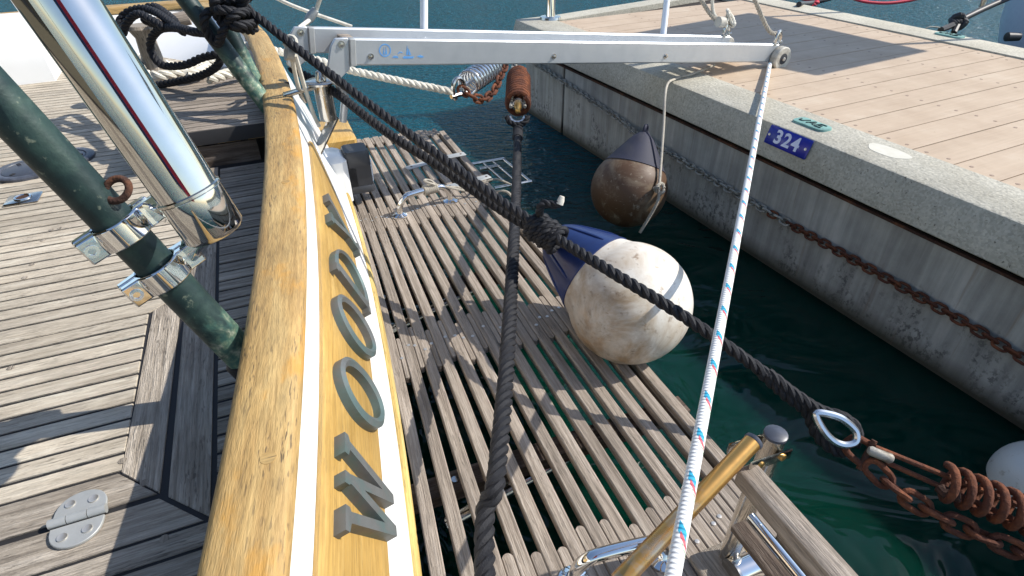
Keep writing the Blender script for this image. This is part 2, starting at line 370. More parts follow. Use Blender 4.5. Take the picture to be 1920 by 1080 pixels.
def concrete(name, cs, streak=False, agg=0, rough=.9):
    m, nt, p = mat(name); co = coords(nt, 'Object', (1, 1, 1))
    n1 = noise_(nt, co, 3, 8, .65); c = ramp(nt, n1, [(.3, cs[0]), (.5, cs[1]), (.7, cs[2])])
    h = noise_(nt, co, 60, 5, .7)
    if agg:
        vo = N(nt, 'ShaderNodeTexVoronoi'); vo.inputs['Scale'].default_value = agg; nt.links.new(co, vo.inputs['Vector'])
        gr = ramp(nt, vo.outputs['Color'], [(.05, .2), (.5, .5), (.95, .78)]); c = mix(nt, .35, c, gr, 'OVERLAY')
        hol = noise_(nt, co, agg * .55, 2, .5); c = mix(nt, ramp(nt, hol, [(.68, 0), (.73, .75)]), c, (.09, .08, .06)); h = hol
    if streak:
        uv = coords(nt, 'UV', (14, .7, 1)); s1 = noise_(nt, uv, 1, 5, .6, .2); c = mix(nt, .6, c, ramp(nt, s1, [(.3, .26), (.5, .5), (.7, .78)]), 'OVERLAY')
        # black growth that gathers in patches, thicker near the water
        sp = N(nt, 'ShaderNodeSeparateXYZ'); tc = N(nt, 'ShaderNodeTexCoord'); nt.links.new(tc.outputs['UV'], sp.inputs[0])
        lo = N(nt, 'ShaderNodeMapRange'); lo.inputs[1].default_value = .75; lo.inputs[2].default_value = -.05; lo.inputs[3].default_value = -.2; lo.inputs[4].default_value = .14
        nt.links.new(sp.outputs[1], lo.inputs[0])
        g1 = noise_(nt, coords(nt, 'UV', (4.5, 2.1, 1)), 1, 3, .6, .3); g2 = noise_(nt, coords(nt, 'UV', (34, 22, 1)), 1, 5, .7)
        ad = N(nt, 'ShaderNodeMath', operation='ADD'); nt.links.new(g1, ad.inputs[0]); nt.links.new(lo.outputs[0], ad.inputs[1])
        k1 = ramp(nt, ad.outputs[0], [(.5, 0), (.62, 1)]); k2 = ramp(nt, g2, [(.5, 0), (.57, 1)])
        mm = N(nt, 'ShaderNodeMath', operation='MULTIPLY'); nt.links.new(k1, mm.inputs[0]); nt.links.new(k2, mm.inputs[1])
        m8 = N(nt, 'ShaderNodeMath', operation='MULTIPLY'); m8.inputs[1].default_value = .65; nt.links.new(mm.outputs[0], m8.inputs[0]); c = mix(nt, m8.outputs[0], c, (.03, .03, .032))
        alg = ramp(nt, sp.outputs[1], [(.02, 1), (.14, 0)]); c = mix(nt, alg, c, (.06, .055, .035))
        rs = noise_(nt, coords(nt, 'UV', (20, .9, 1)), 1, 4, .6); k = ramp(nt, rs, [(.6, 0), (.7, .35)]); c = mix(nt, k, c, (.2, .11, .05))
    nt.links.new(c, p.inputs['Base Color']); p.inputs['Roughness'].default_value = rough; bump(nt, p, h, .5, .006); return m
M['wall'] = concrete('stained_quay_concrete', [(.3, .285, .25), (.37, .355, .315), (.44, .425, .38)], True)
M['coping'] = concrete('washed_aggregate_coping', [(.38, .35, .275), (.44, .41, .33), (.5, .47, .385)], False, 95)
M['gap'] = plain('dark_joint', (.02, .014, .01), .9)
def boardmat():
    m, nt, p = mat('tan_composite_board'); uv = coords(nt, 'UV', (1, 1, 1), 29)
    n1 = noise_(nt, uv, 3.5, 6, .6); n2 = noise_(nt, coords(nt, 'UV', (2, 60, 1), 3), 1, 3, .6)
    c = ramp(nt, n1, [(.3, (.43, .32, .22)), (.55, (.49, .375, .265)), (.72, (.53, .42, .305))]); c = mix(nt, .18, c, ramp(nt, n2, [(.3, .35), (.7, .65)]), 'OVERLAY')
    d = noise_(nt, uv, 30, 2, .5); c = mix(nt, ramp(nt, d, [(.74, 0), (.78, .5)]), c, (.25, .17, .12))
    nt.links.new(c, p.inputs['Base Color']); p.inputs['Roughness'].default_value = .75; bump(nt, p, n2, .15, .003); return m
M['board'] = boardmat()
def watermat():
    m, nt, p = mat('harbour_water'); co = coords(nt, 'Object', (1, 1, 1))
    wb_ = ramp(nt, noise_(nt, co, .25, 2), [(.3, (.0012, .022, .014)), (.7, (.0016, .03, .02))])
    p.inputs['Subsurface Weight'].default_value = 1; p.inputs['Subsurface Radius'].default_value = (.25, .8, .7); p.inputs['Subsurface Scale'].default_value = .9
    p.inputs['Roughness'].default_value = .03; p.inputs['IOR'].default_value = 1.33; p.inputs['Specular IOR Level'].default_value = .4
    sp = N(nt, 'ShaderNodeSeparateXYZ'); nt.links.new(co, sp.inputs[0])
    # sheltered between stern and pier, ruffled by the breeze in the open
    dt = N(nt, 'ShaderNodeVectorMath', operation='DOT_PRODUCT'); dt.inputs[1].default_value = (-.35, .94, 0); nt.links.new(co, dt.inputs[0])
    op = N(nt, 'ShaderNodeMapRange'); op.inputs[1].default_value = 3.2; op.inputs[2].default_value = 6.2; op.inputs[3].default_value = 0; op.inputs[4].default_value = 1; nt.links.new(dt.outputs['Value'], op.inputs[0])
    nt.links.new(mix(nt, op.outputs[0], wb_, (.002, .065, .095)), p.inputs['Base Color'])
    n1 = noise_(nt, coords(nt, 'Object', (1, 1.5, 1)), 1.5, 3, .45, .8); n2 = noise_(nt, coords(nt, 'Object', (1, 1.9, 1)), 8.5, 3, .55, .4)
    ml = N(nt, 'ShaderNodeMath', operation='MULTIPLY'); nt.links.new(n2, ml.inputs[0]); nt.links.new(op.outputs[0], ml.inputs[1])
    sc = N(nt, 'ShaderNodeMath', operation='MULTIPLY_ADD'); nt.links.new(ml.outputs[0], sc.inputs[0]); sc.inputs[1].default_value = 2.2; nt.links.new(n1, sc.inputs[2])
    bump(nt, p, sc.outputs[0], .5, .11); return m
M['water'] = watermat()

# ------------------------------------------------------------------ water
m = MB(); g = 400
m.add([(-g, -g, 0), (g, -g, 0), (g, g, 0), (-g, g, 0)], [[0, 1, 2, 3]])
tag(m.build('water', M['water']), kind='structure')

# ------------------------------------------------------------------ unseen hillside ring added to keep bright horizon sky out of the water
m = MB(); r_in, rings = 150., []
for k in range(61):
    a = R_(-110 + 220 * k / 60); h = 19 + 9 * noise.noise(V((k * .17, 3.1, 0))) + 5 * noise.noise(V((k * .6, 9, 0)))
    if a > .2: h *= max(.35, 1 - (a - .2) * 1.4)
    d = V((math.sin(a), math.cos(a), 0)); rings.append([d * r_in - Z * 2, d * (r_in + 25) + Z * h * .55, d * (r_in + 55) + Z * h, d * (r_in + 90) - Z * 2])
m.loft(rings, caps=True, smooth=True); tag(m.build('added_hills', plain('added_hillside', (.05, .065, .04), .95, 0, (.1, .09, .06), .12)), kind='structure')
# ------------------------------------------------------------------ pier
pier = tag(empty('pier', Q(0, 1.5, 0)), kind='structure')
LE = lambda d: -3.56 - .165 * d          # skew end of the pier
def slab(name, outline, z0, z1, mt, parent, ax=None, bevel=None):
    m = MB(); ax = ax or QA
    m.prism([p + Z * z0 for p in outline], [p + Z * z1 for p in outline], (ax, W0, Z.cross(ax))); return m.build(name, mt, parent, bevel)
# front wall: two panels with an open joint
LJ = -2.66
def wallpanel(l0, l1):
    m = MB(); n = 24
    a, b = Q(l0, 0, 0), Q(l1, 0, 0)
    vs = [Q(l0, 0, -.5), Q(l1, 0, -.5), Q(l1, 0, .683), Q(l0, 0, .683), Q(l1, .3, .683), Q(l0, .3, .683), Q(l1, .3, -.5), Q(l0, .3, -.5)]
    fs = [[0, 1, 2, 3], [3, 2, 4, 5], [1, 6, 4, 2], [7, 0, 3, 5], [6, 7, 5, 4]]
    uv = [[(l0, -.5), (l1, -.5), (l1, .683), (l0, .683)], [(l0, .683), (l1, .683), (l1, .9), (l0, .9)], [(0, -.5), (.3, -.5), (.3, .6), (0, .6)], [(0, -.5), (.3, -.5), (.3, .6), (0, .6)], [(0, 0)] * 4]
    m.add(vs, fs, uv); return m.build('wall_panel', M['wall'], pier, .012)
wallpanel(-3.5, LJ - .018); wallpanel(LJ + .018, 6)
MB().box(Q(1.3, -.004, .686), QA, QI, Z, 4.75, .012, .008).build('rust_lip', M['rust_d'], pier)
slab('pier_core', [Q(-3.4, .03, 0), Q(6, .03, 0), Q(6, 3.1, 0), Q(-3.9, 3.1, 0)], -.5, .9, M['gap'], pier)
# coping with a bevelled nose, cast in lengths
PROF = [(-.055, .955), (-.088, .845), (-.088, .752), (-.08, .745), (.3, .745), (.3, .96), (-.045, .96)]
cuts = [-3.62, -1.2, 2.1, 6]
cuts = [-3.62, 6]
m = MB(); m.loft([[Q(-3.62, d, z) for d, z in PROF], [Q(6, d, z) for d, z in PROF]], caps=True); m.build('coping', M['coping'], pier)
pf2 = [(3.25 - d + 0, z) for d, z in PROF]
m = MB(); m.loft([[Q(-4.15, 3.19 - d, z) for d, z in PROF][::-1], [Q(6, 3.19 - d, z) for d, z in PROF][::-1]], caps=True); m.build('coping', M['coping'], pier)
e0, e1 = LE(-.115), LE(3.3)
slab('coping', [Q(LE(.302), .302, 0), Q(LE(.302) + .24, .302, 0), Q(LE(2.885) + .24, 2.885, 0), Q(LE(2.885), 2.885, 0)], .6, .957, M['coping'], pier)
slab('wall_panel', [Q(LE(0) + .06, 0.02, 0), Q(LE(0) + .1, .02, 0), Q(LE(3.1) + .1, 3.1, 0), Q(LE(3.1) + .06, 3.1, 0)], -.5, .64, M['wall'], pier)
# deck boards
j0 = atz(1464.8, 188.9, ZQ) - W0; l0 = j0.dot(QA); BP = .236
scr = MB()
for k in range(-13, 22):
    la, lb = l0 + k * BP + .004, l0 + (k + 1) * BP - .004
    if lb < -3.9: continue
    d0, d1 = .308, 2.882
    sk = lambda l, d: max(l, LE(d) + .25)
    ol = [Q(sk(la, d0), d0, 0), Q(max(sk(lb, d0), sk(la, d0) + .002), d0, 0), Q(max(sk(lb, d1), sk(la, d1) + .002), d1, 0), Q(sk(la, d1), d1, 0)]
    zt = .947 + random.uniform(-.001, .001)
    slab('deck_board', ol, .91, zt, M['board'], pier, QI)
    for d in (.38, 1.2, 2.05, 2.78):
        for f in (.25, .75):
            l = la + (lb - la) * f
            if l > LE(d) + .3: scr.lathe(Q(l, d + random.uniform(-.01, .01), zt), Z, [(-.004, .011), (.0012, .011), (.0014, .0)], 8, False)
tag(scr.build('board_screws', M['pier_screw'], pier), kind='stuff')
# a pale filler patch on the coping
pc = atz(1665, 284, ZQ) ; m = MB(); pts = [pc + QA * (.12 * math.cos(a) * (1 + .12 * math.sin(3 * a))) + QI * (.075 * math.sin(a) * (1 + .1 * math.cos(2 * a))) for a in [i * math.pi / 12 for i in range(24)]]
m.prism([p - Z * .01 for p in pts], [p + Z * .0015 for p in pts]); m.build('filler_patch', M['mortar'], pier)

# number plate on the bevel
bv0, bv1 = V((-.055, .955)), V((-.088, .845)); bdir = (QI * (bv1.x - bv0.x) + Z * (bv1.y - bv0.y)).normalized(); bn = QA.cross(bdir).normalized()
if bn.dot(QI) > 0: bn = -bn
def bevpt(px, py):
    p0 = Q(0, bv0.x, bv0.y); d = ray(px, py); return CAM + d * ((p0 - CAM).dot(bn) / d.dot(bn))
cs = [bevpt(*p) for p in ((1452, 233), (1529.6, 268), (1507, 301), (1432, 263))]
cn = (cs[0] + cs[1] + cs[2] + cs[3]) / 4; hl = ((cs[1] - cs[0]).length + (cs[2] - cs[3]).length) / 4; hh = ((cs[3] - cs[0]).length + (cs[2] - cs[1]).length) / 4
sgn = tag(empty('number_plate', cn + bn * .004), 'blue plate with the white number 324 on the coping of the pier', 'sign')
MB().bbox(cn + bn * .009, QA, -bdir, bn, hl, hh, .007, .006).build('plate', M['blue_sign'], sgn)
def text_mesh(txt, size, x0, y0, frm, mt, name, parent, depth=.003, offset=0, sx=1):
    cu = bpy.data.curves.new('tmp', 'FONT'); cu.body = txt; cu.size = 1; cu.extrude = .01; cu.offset = offset; cu.align_x = 'CENTER'; cu.align_y = 'CENTER'
    to = bpy.data.objects.new('tmp', cu); col.objects.link(to); bpy.context.view_layer.update()
    me = bpy.data.meshes.new_from_object(to.evaluated_get(bpy.context.evaluated_depsgraph_get())); bpy.data.objects.remove(to)
    for v in me.vertices: v.co = frm @ V((x0 + v.co.x * size * sx, y0 + v.co.y * size, (v.co.z + .01) / .02 * depth)) - org(parent)
    me.materials.clear(); me.materials.append(mt); me.name = name
    o = bpy.data.objects.new(name, me); col.objects.link(o); o.parent = parent; ORG[o.name] = org(parent); return o
fr = frame(cn + bn * .0155, QA, -bdir)
for i, ch in enumerate('324'): text_mesh(ch, hh * 1.95, (-.42 + .41 * i) * hl, 0, fr, M['sign_white'], 'digit', sgn, .003, .028, 1.0)
for sx in (-1, 1): MB().lathe(cn + bn * .015 + QA * sx * hl * .86, bn, [(0, .009), (.004, .008), (.005, 0)], 10).build('screw', M['bolt'], sgn)

def service_plate(px, py, hx, hy, label):
    c = atz(px, py, ZQ); t = tag(empty('service_plate', c), label, 'plate', 'green metal plates let into the coping')
    m = MB(); pts = []
    for sx, sy in ((-1, -1), (1, -1), (1, 1), (-1, 1)):
        for k in range(5):
            a = math.atan2(sy, sx) - math.pi / 4 + k * math.pi / 8
            pts.append((sx * (hx - .035) + .035 * math.cos(a), sy * (hy - .035) + .035 * math.sin(a)))
    ring = lambda f, z: [c + QA * x * f + QI * y * f + Z * z for x, y in pts]
    m.loft([ring(1.04, -.004), ring(1.0, .012), ring(.9, .014)], caps=True); m.build('plate', M['verdigris'], t)
    fr = frame(c + Z * .0142, QA, QI)
    # raised strokes of the worn lettering
    P = lambda x, y: fr @ V((x * hx, y * hy, 0))
    for st in ([(-.75, .1), (-.7, -.35), (-.5, -.35), (-.42, .0), (-.3, .45)], [(-.2, -.5), (0.02, .5), (.12, .05), (.2, -.5)], [(-.12, -.1), (.16, -.1)], [(.72, .5), (.4, .45), (.34, .0), (.34, -.5), (.72, -.5)], [(.36, 0), (.62, 0)]):
        MB().tube(smooth_path([P(*q) for q in st], 4), .006, 5).build('relief_stroke', M['verd_dark'], t)
service_plate(1522, 235, .115, .055, 'green verdigris plate with raised letters set in coping beside the number plate')
service_plate(1780, 67, .12, .06, 'green metal plate in far coping beneath the knotted black line')

# steel pile through the pier end
pb = atz(1032, 35, ZQ)
pl = tag(empty('steel_post', pb), 'polished steel post with a flange standing on the pier corner', 'post')
MB().lathe(pb, Z, [(0.0, .075), (.02, .072), (.022, .052), (.03, .05), (1.3, .05)], 24).build('tube', M['chrome'], pl)
MB().lathe(pb, Z, [(.0005, .115), (.022, .11), (.026, .06)], 24).build('flange', M['steel'], pl)

# ------------------------------------------------------------------ the yacht
yacht = tag(empty('sailing_yacht', B(2, -.4, 0)), 'white sailing yacht moored stern to the pier with teak decks and slatted swim platform', 'yacht')
S0, S1 = -.9, 6.75
def srange(a, b, n): return [a + (b - a) * i / n for i in range(n + 1)]
# transom
m = MB(); sect = []
for s in srange(S0, S1, 40):
    sect.append([TF(s, 1.2), TF(s, .9), TF(s, .62), TF(s, .565), B(s, T(s) + .165, .52), B(s, T(s) + .15, .3), B(s, T(s) + .05, .0), B(s, T(s) - .2, -.3), B(s, T(s) - .3, -.3), B(s, T(s) - .13, .9), B(s, T(s) - .13, 1.2)])
m.loft(sect, caps=True, smooth=False); m.build('transom', M['white'], yacht)
# caprail, in two scarfed lengths
def caprail(sa, sb, tcurve, wdt, zt, th, name='caprail', mt=None, n=36, dy=0):
    m = MB(); rings = []
    for s in srange(sa, sb, n):
        t1 = tcurve(s); t0 = t1 - wdt
        r = .022
        pr = [(t0 + r, zt - th), (t1 - r, zt - th), (t1 - .004, zt - th + .014), (t1, zt - th * .5), (t1 - .003, zt - .018), (t1 - .012, zt - .006), (t1 - .03, zt), (t0 + .03, zt), (t0 + .012, zt - .006), (t0 + .003, zt - .018), (t0, zt - th * .5), (t0 + .004, zt - th + .014)]
        rings.append([B(s, t, z) for t, z in pr])
    m.loft(rings, caps=True, smooth=True); return m.build(name, mt or M['cap'], yacht)
SJ = 3.80
caprail(S0, SJ - .003, T, .163, ZC, .062); caprail(SJ + .003, 6.2, lambda s: T(s) - .10 * max(0, s - 5.2) ** 2, .163, ZC, .062)
m = MB(); m.box(B(SJ, T(SJ) - .082, ZC - .032), A, O, Z, .006, .0815, .0305); m.build('scarf_joint', M['beam'], yacht)
for s, t in ((.94, -.055), (2.35, -.07), (3.3, -.09)):
    c = B(s, T(s) + t, ZC); ci = [c + O * x + A * y for x, y in circ(18, .017)]; MB().prism([q - Z * .01 for q in ci], [q + Z * .0008 for q in ci], (O, c, A)).build('wood_plug', M['cap'], yacht)
# name board with a pointed far end
ZT, ZB, TH = 1.118, .788, .018
nb = MB(); rings = []
def nbz(s):
    if s < 2.5: return ZT, ZB
    f = (s - 2.5) / .72; return ZT - .03 * f * f, ZB + (ZT - ZB - .05) * f ** 2.2
for s in srange(.25, 2.5, 20)[:-1] + srange(2.5, 3.2, 16):
    a, b = nbz(s); e = .012
    rings.append([TF(s, b, .001), TF(s, b, TH - .006), TF(s, b + e, TH), TF(s, a - e, TH), TF(s, a, TH - .006), TF(s, a, .001)])
nb.loft(rings, caps=True); board = nb.build('name_board', M['name'], yacht)
# bronze letters
LH0, LH1 = .802, 1.072
def letter(polys, s0, w_, name='letter'):
    """polys: outlines (outer, holes bridged) in 0..1 x 0..1; built as solid relief"""
    m = MB()
    for po in polys:
        def P(x, y, off): 
            z = LH0 + (LH1 - LH0) * y; return TF(s0 + w_ * x + .045 * (1 - y), z, off)
        outer, inner = po if isinstance(po, tuple) else (po, None)
        cx = sum(p[0] for p in outer) / len(outer); cy = sum(p[1] for p in outer) / len(outer)
        if inner is None:
            top = [P(x, y, TH + .03) for x, y in outer]; bot = [P(x, y, TH - .002) for x, y in outer]
            m.prism(bot, top)
        else:
            n = len(outer); b = [P(x, y, TH - .002) for x, y in outer]; t = [P(x, y, TH + .026) for x, y in outer]
            mid = [P((x + u) / 2, (y + v) / 2, TH + .034) for (x, y), (u, v) in zip(outer, inner)]
            ti = [P(x, y, TH + .026) for x, y in inner]; bi = [P(x, y, TH - .002) for x, y in inner]
            rs = [b, t, mid, ti, bi]; vs = [p for r in rs for p in r]; fs = []
            for i in range(4):
                for k in range(n): fs.append([i * n + k, i * n + (k + 1) % n, (i + 1) * n + (k + 1) % n, (i + 1) * n + k])
            m.add(vs, fs, smooth=False)
    bmn = m.build(name, M['letter'], board); return bmn
def ell(cx, cy, rx, ry, n=36): return [(cx + rx * math.cos(2 * math.pi * i / n), cy + ry * math.sin(2 * math.pi * i / n)) for i in range(n)]
letter([[(-.1, 1), (.16, 1), (.16, .93), (.12, .9), (.32, .0), (.2, .0), (.0, .9), (-.1, .93)],
        [(.2, .0), (.32, 0), (.33, .04), (.54, .93), (.54, 1), (.4, 1), (.4, .93), (.43, .9)],
        [(.42, .92), (.46, .92), (.54, .9), (.72, .0), (.6, .0)],
        [(.6, 0), (.72, 0), (.95, .9), (1.02, .93), (1.02, 1), (.76, 1), (.76, .93), (.84, .9)]], .85, .25)
letter([(ell(.5, .5, .5, .52), ell(.5, .5, .34, .42))], 1.23, .235)
letter([(ell(.5, .5, .5, .52), ell(.5, .5, .34, .42))], 1.565, .235)
def dshape(f, x0):
    pts = [(x0, .5 + .5 * f)]; 
    for k in range(15):
        a = math.pi / 2 - math.pi * k / 14; pts.append((x0 + .12 + (.98 - x0 - .12 - (1 - f) * .45) * max(0, math.cos(a)), .5 + .5 * f * math.sin(a)))
    pts.append((x0, .5 - .5 * f)); return pts
letter([(dshape(1, .08), dshape(.8, .26)), [(-.04, 1), (.14, 1), (.14, .93), (-.04, .93)], [(-.04, .0), (.14, .0), (.14, .07), (-.04, .07)]], 1.9, .25)
letter([[(-.05, 1), (.26, 1), (.26, .93), (.2, .92), (.5, .5), (.5, .36), (.42, .36), (.02, .92), (-.05, .93)],
        [(.74, 1), (1.05, 1), (1.05, .93), (.98, .92), (.58, .36), (.5, .36), (.5, .5), (.8, .92), (.74, .93)],
        [(.42, .42), (.58, .42), (.58, .07), (.7, .06), (.7, 0), (.3, 0), (.3, .06), (.42, .07)]], 2.28, .24)
# rubbing strake above the platform
m = MB(); rings = []
for s in srange(S0, 3.55, 30):
    rings.append([TF(s, .56, -.03), TF(s, .56, .004), TF(s, .565, .012), TF(s, .592, .012), TF(s, .6, .006), TF(s, .603, -.03)])
m.loft(rings, caps=True); m.build('rubbing_strake', M['strake'], yacht)
# stern light on its white pad
sl0 = 3.72
fx, fy = A, (TF(sl0, .6) - TF(sl0, .9)).normalized(); fz = fx.cross(fy); fz = fz if fz.dot(O) > 0 else -fz
m = MB(); c = B(sl0, T(sl0) + .1, .64); m.bbox(c, A, O, Z, .12, .13, .17, .03); m.build('lamp_pad', M['white'], yacht)
LB = B(sl0 + .0, T(sl0) + .3, .69)
lamp = MB(); 
def rbox(m, c, hx, hy, z0, z1, r):
    ring = lambda f, z: [c + A * x * f + O * y * f + Z * z for x, y in [(-hx + r, -hy), (hx - r, -hy), (hx, -hy + r), (hx, hy - r), (hx - r, hy), (-hx + r, hy), (-hx, hy - r), (-hx, -hy + r)]]
    m.loft([ring(1, z0), ring(1, z1 - .02), ring(.9, z1)], caps=True)
rbox(lamp, LB, .085, .08, .03, .13, .02); rbox(lamp, LB, .088, .083, -.15, -.1, .02); lamp.box(LB - O * .05 - Z * .03, A, O, Z, .082, .03, .09)
lo = lamp.build('stern_light', M['grey_plastic'], yacht)
MB().lathe(LB + Z * -.1 + O * .035, Z, [(0, .06), (.13, .06)], 18).build('lens', M['lens'], lo)
MB().box(LB + A * -.07 + Z * -.035, A, O, Z, .012, .075, .066).build('shade_plate', M['grey_plastic'], lo)
# varnished corner block beyond the lamp
c = B(4.72, .36, .52); MB().bbox(c, A, O, Z, .24, .14, .09, .02).build('corner_block', M['name'], yacht)
MB().bbox(B(4.42, .42, .47), A, O, Z, .05, .1, .06, .01).build('corner_block', M['beam'], yacht)

# ---- deck
deck = empty('teak_deck', B(2, -1.2, ZD), yacht)
def dslab(name, pts, z0, z1, mt, parent, along): 
    m = MB(); og = B(*pts[0], 0); ax = along; ay = Z.cross(ax)
    ins = .0025
    c = sum((V((a, b)) for a, b in pts), V((0, 0))) / len(pts)
    up = [V(p) + (c - V(p)).normalized() * ins for p in pts]
    m.loft([[B(a, b, z0) for a, b in pts], [B(a, b, z1 - .003) for a, b in pts], [B(p.x, p.y, z1) for p in up]], caps=True, us=(ax, og, ay))
    # orientation-independent: recalc in build
    return m.build(name, mt, parent)
dslab('caulking', [(S0, -4.2)] + [(q, T(q) - .1) for q in srange(S0, 6.6, 24)] + [(7.2, -.3), (7.2, -4.2)], .85, ZD - .004, M['caulk'], deck, O)
G = .0062; PP = .0705
def plank(s0, s1, t0, t1, mt, name='plank', t0b=None, t1b=None, s_end=None):
    t0b = t0 if t0b is None else t0b; t1b = t1 if t1b is None else t1b
    dslab(name, [(s0 + G, t0), (s1 - G, t0b), (s1 - G, t1b), (s0 + G, t1)], ZD - .02, ZD + random.uniform(-.0008, .0008), mt, deck, O)
def tb(s): return T(s) - .14
# lid planks
n = 11; dl = (2.11 - 1.347) / n
for i in range(n): plank(1.347 + i * dl, 1.347 + (i + 1) * dl, -3.6, -.615 - G, M['deck'])
# mitred margins of the hatch lid and of the surrounding deck
def dpoly(pts, mt, along, name='margin_plank', zz=0): dslab(name, pts, ZD - .02, ZD + zz, mt, deck, along)
g2 = .0065
dpoly([(1.347 - G, -.615 + g2 - .012), (1.225 + g2, -.505 - g2 - .008), (2.2, -.505 - g2), (2.12, -.612 + G)], M['margin'], A, zz=.001)
dpoly([(1.225 + g2, -3.6), (1.347 - G, -3.6), (1.347 - G, -.627), (1.225 + g2, -.525)], M['margin'], O, zz=.001)
dpoly([(1.21, -.497), (1.105, -.395), (3.455, -.39), (3.455, -.497)], M['margin'], A)
dpoly([(1.1, -3.6), (1.212, -3.6), (1.212, -.517), (1.1, -.41)], M['margin'], O)
dpoly([(2.115, -3.6), (2.115, -.618), (2.195, -.52), (2.195, -3.6)], M['deck'], O, 'plank')
s = 2.2
while s < 7.0:
    e = min(s + PP, 7.05)
    if e < 3.46: plank(s, e, -3.6, -.515, M['deck'])
    else: plank(s, e, -3.6, -.74 if e < 4.75 else tb(min(e, 6.5)), M['deck'])
    s += PP
s = 1.1
while s + PP < 3.455: plank(s, s + PP, -.38, tb(s), M['margin'], t1b=tb(s + PP)); s += PP
s = 1.095
while s > -.6: plank(s - PP * 1.05, s, -3.6, tb(s), M['deck' if s < .8 else 'margin']); s -= PP * 1.05
# hinge
hh_ = atz(150, 975, ZD); hc = B(1.221, hh_.dot(O), ZD + .001)
hinge = empty('hatch_hinge', hc, yacht)
def leaf(sg):
    m = MB(); pts = []
    for k in range(17):
        a = math.pi * k / 16; pts.append((.06 * math.cos(a), sg * (.014 + .07 * math.sin(a) ** .75)))
    pts = [(x, y) for x, y in pts]; R0 = [hc + O * x + A * y for x, y in pts]
    m.prism([p for p in R0], [p + Z * .009 for p in R0]); return m.build('leaf', M['plate'], hinge, .002)
leaf(1); leaf(-1)
for x0, x1, sg in ((-.063, -.024, 1), (-.022, .022, -1), (.024, .063, 1)):
    MB().lathe(hc + O * x0 + Z * .012, O, [(0, .008), (.0, .012), (x1 - x0, .012), (x1 - x0, .008)], 14).build('knuckle', M['plate'], hinge)
for x, y in ((-.026, .05), (.027, .046), (-.026, -.05), (.027, -.046)):
    MB().lathe(hc + O * x + A * y + Z * .008, Z, [(0, .0125), (.004, .0115), (.002, .006), (.002, 0)], 16).build('screw', M['bolt'], hinge)
for px, py in ((96, 431), (80, 451), (60, 496), (46, 521), (112, 428), (271, 905), (360, 893), (308, 1010), (230, 864), (300, 640), (20, 690)):
    c = atz(px, py, ZD); ci = [c + O * x + A * y for x, y in circ(12, .011)]; MB().prism([q - Z * .01 for q in ci], [q + Z * .0014 for q in ci], (A, c, O)).build('wood_plug', M['margin'], deck)
# round deck plates and the flush pull
def deck_plate(px, py, r):
    c = atz(px, py, ZD + .01); t = empty('deck_plate', c, yacht)
    MB().lathe(c, Z, [(-.01, r), (.004, r), (.008, r * .96), (.008, r * .74), (.002, r * .72)], 32).build('ring', M['rubber'], t)
    MB().lathe(c, Z, [(-.01, r * .7), (.006, r * .7), (.008, r * .66), (.008, 0)], 32).build('lid', M['rubber'], t)
    for a in (.4, 2.5, 4.6): MB().box(c + Z * .008 + V((math.cos(a), math.sin(a), 0)) * r * .55, V((math.cos(a), math.sin(a), 0)), V((-math.sin(a), math.cos(a), 0)), Z, .012, .008, .003).build('notch', M['caulk'], t)
deck_plate(120, 297, .155); deck_plate(48, 318, .155)
c = atz(44, 373, ZD + .006); t = empty('flush_pull', c, yacht)
MB().bbox(c, O, A, Z, .075, .06, .006, .004).build('plate', M['steel'], t)
pth = [c + Z * .008 + (O * math.cos(a) + A * math.sin(a)) * .034 for a in [i * math.pi / 8 for i in range(16)]]
MB().tube(pth, .006, 7, caps=False, closed=True).build('ring', M['chrome'], t)
MB().lathe(c + Z * .006, Z, [(0, .03), (.0012, .03), (.0013, 0)], 18, False).build('cup', M['rust_d'], t)
# raised locker
ls0, ls1, lt0, ZL = 3.46, 4.66, -.74, 1.14
lk = empty('stern_locker', B(4, -.4, ZD), yacht)
dslab('caulking', [(ls0, lt0), (ls1, lt0), (ls1, tb(ls1)), (ls0, tb(ls0))], 1.06, ZL - .004, M['caulk'], lk, O)
s = ls0
while s + PP <= ls1 + .001:
    dslab('plank', [(s + G, lt0), (s + PP - G, lt0), (s + PP - G, tb(s + PP)), (s + G, tb(s))], ZL - .02, ZL, M['slat'], lk, O); s += PP
dslab('front_board', [(ls0 + .02, lt0 + .01), (ls0 + .05, lt0 + .01), (ls0 + .05, -.16), (ls0 + .02, -.16)], ZD - .004, 1.045, M['beam'], lk, O)
dslab('side_board', [(ls0 + .052, lt0 + .01), (ls1, lt0 + .01), (ls1, lt0 + .04), (ls0 + .052, lt0 + .04)], ZD - .004, 1.058, M['margin'], lk, A)
for t0 in (-.56, -.36, -.2):
    dslab('bearer', [(ls0 + .035, t0), (ls0 + .2, t0), (ls0 + .2, t0 + .12), (ls0 + .035, t0 + .12)], 1.046, 1.0595, M['cap'], lk, A)
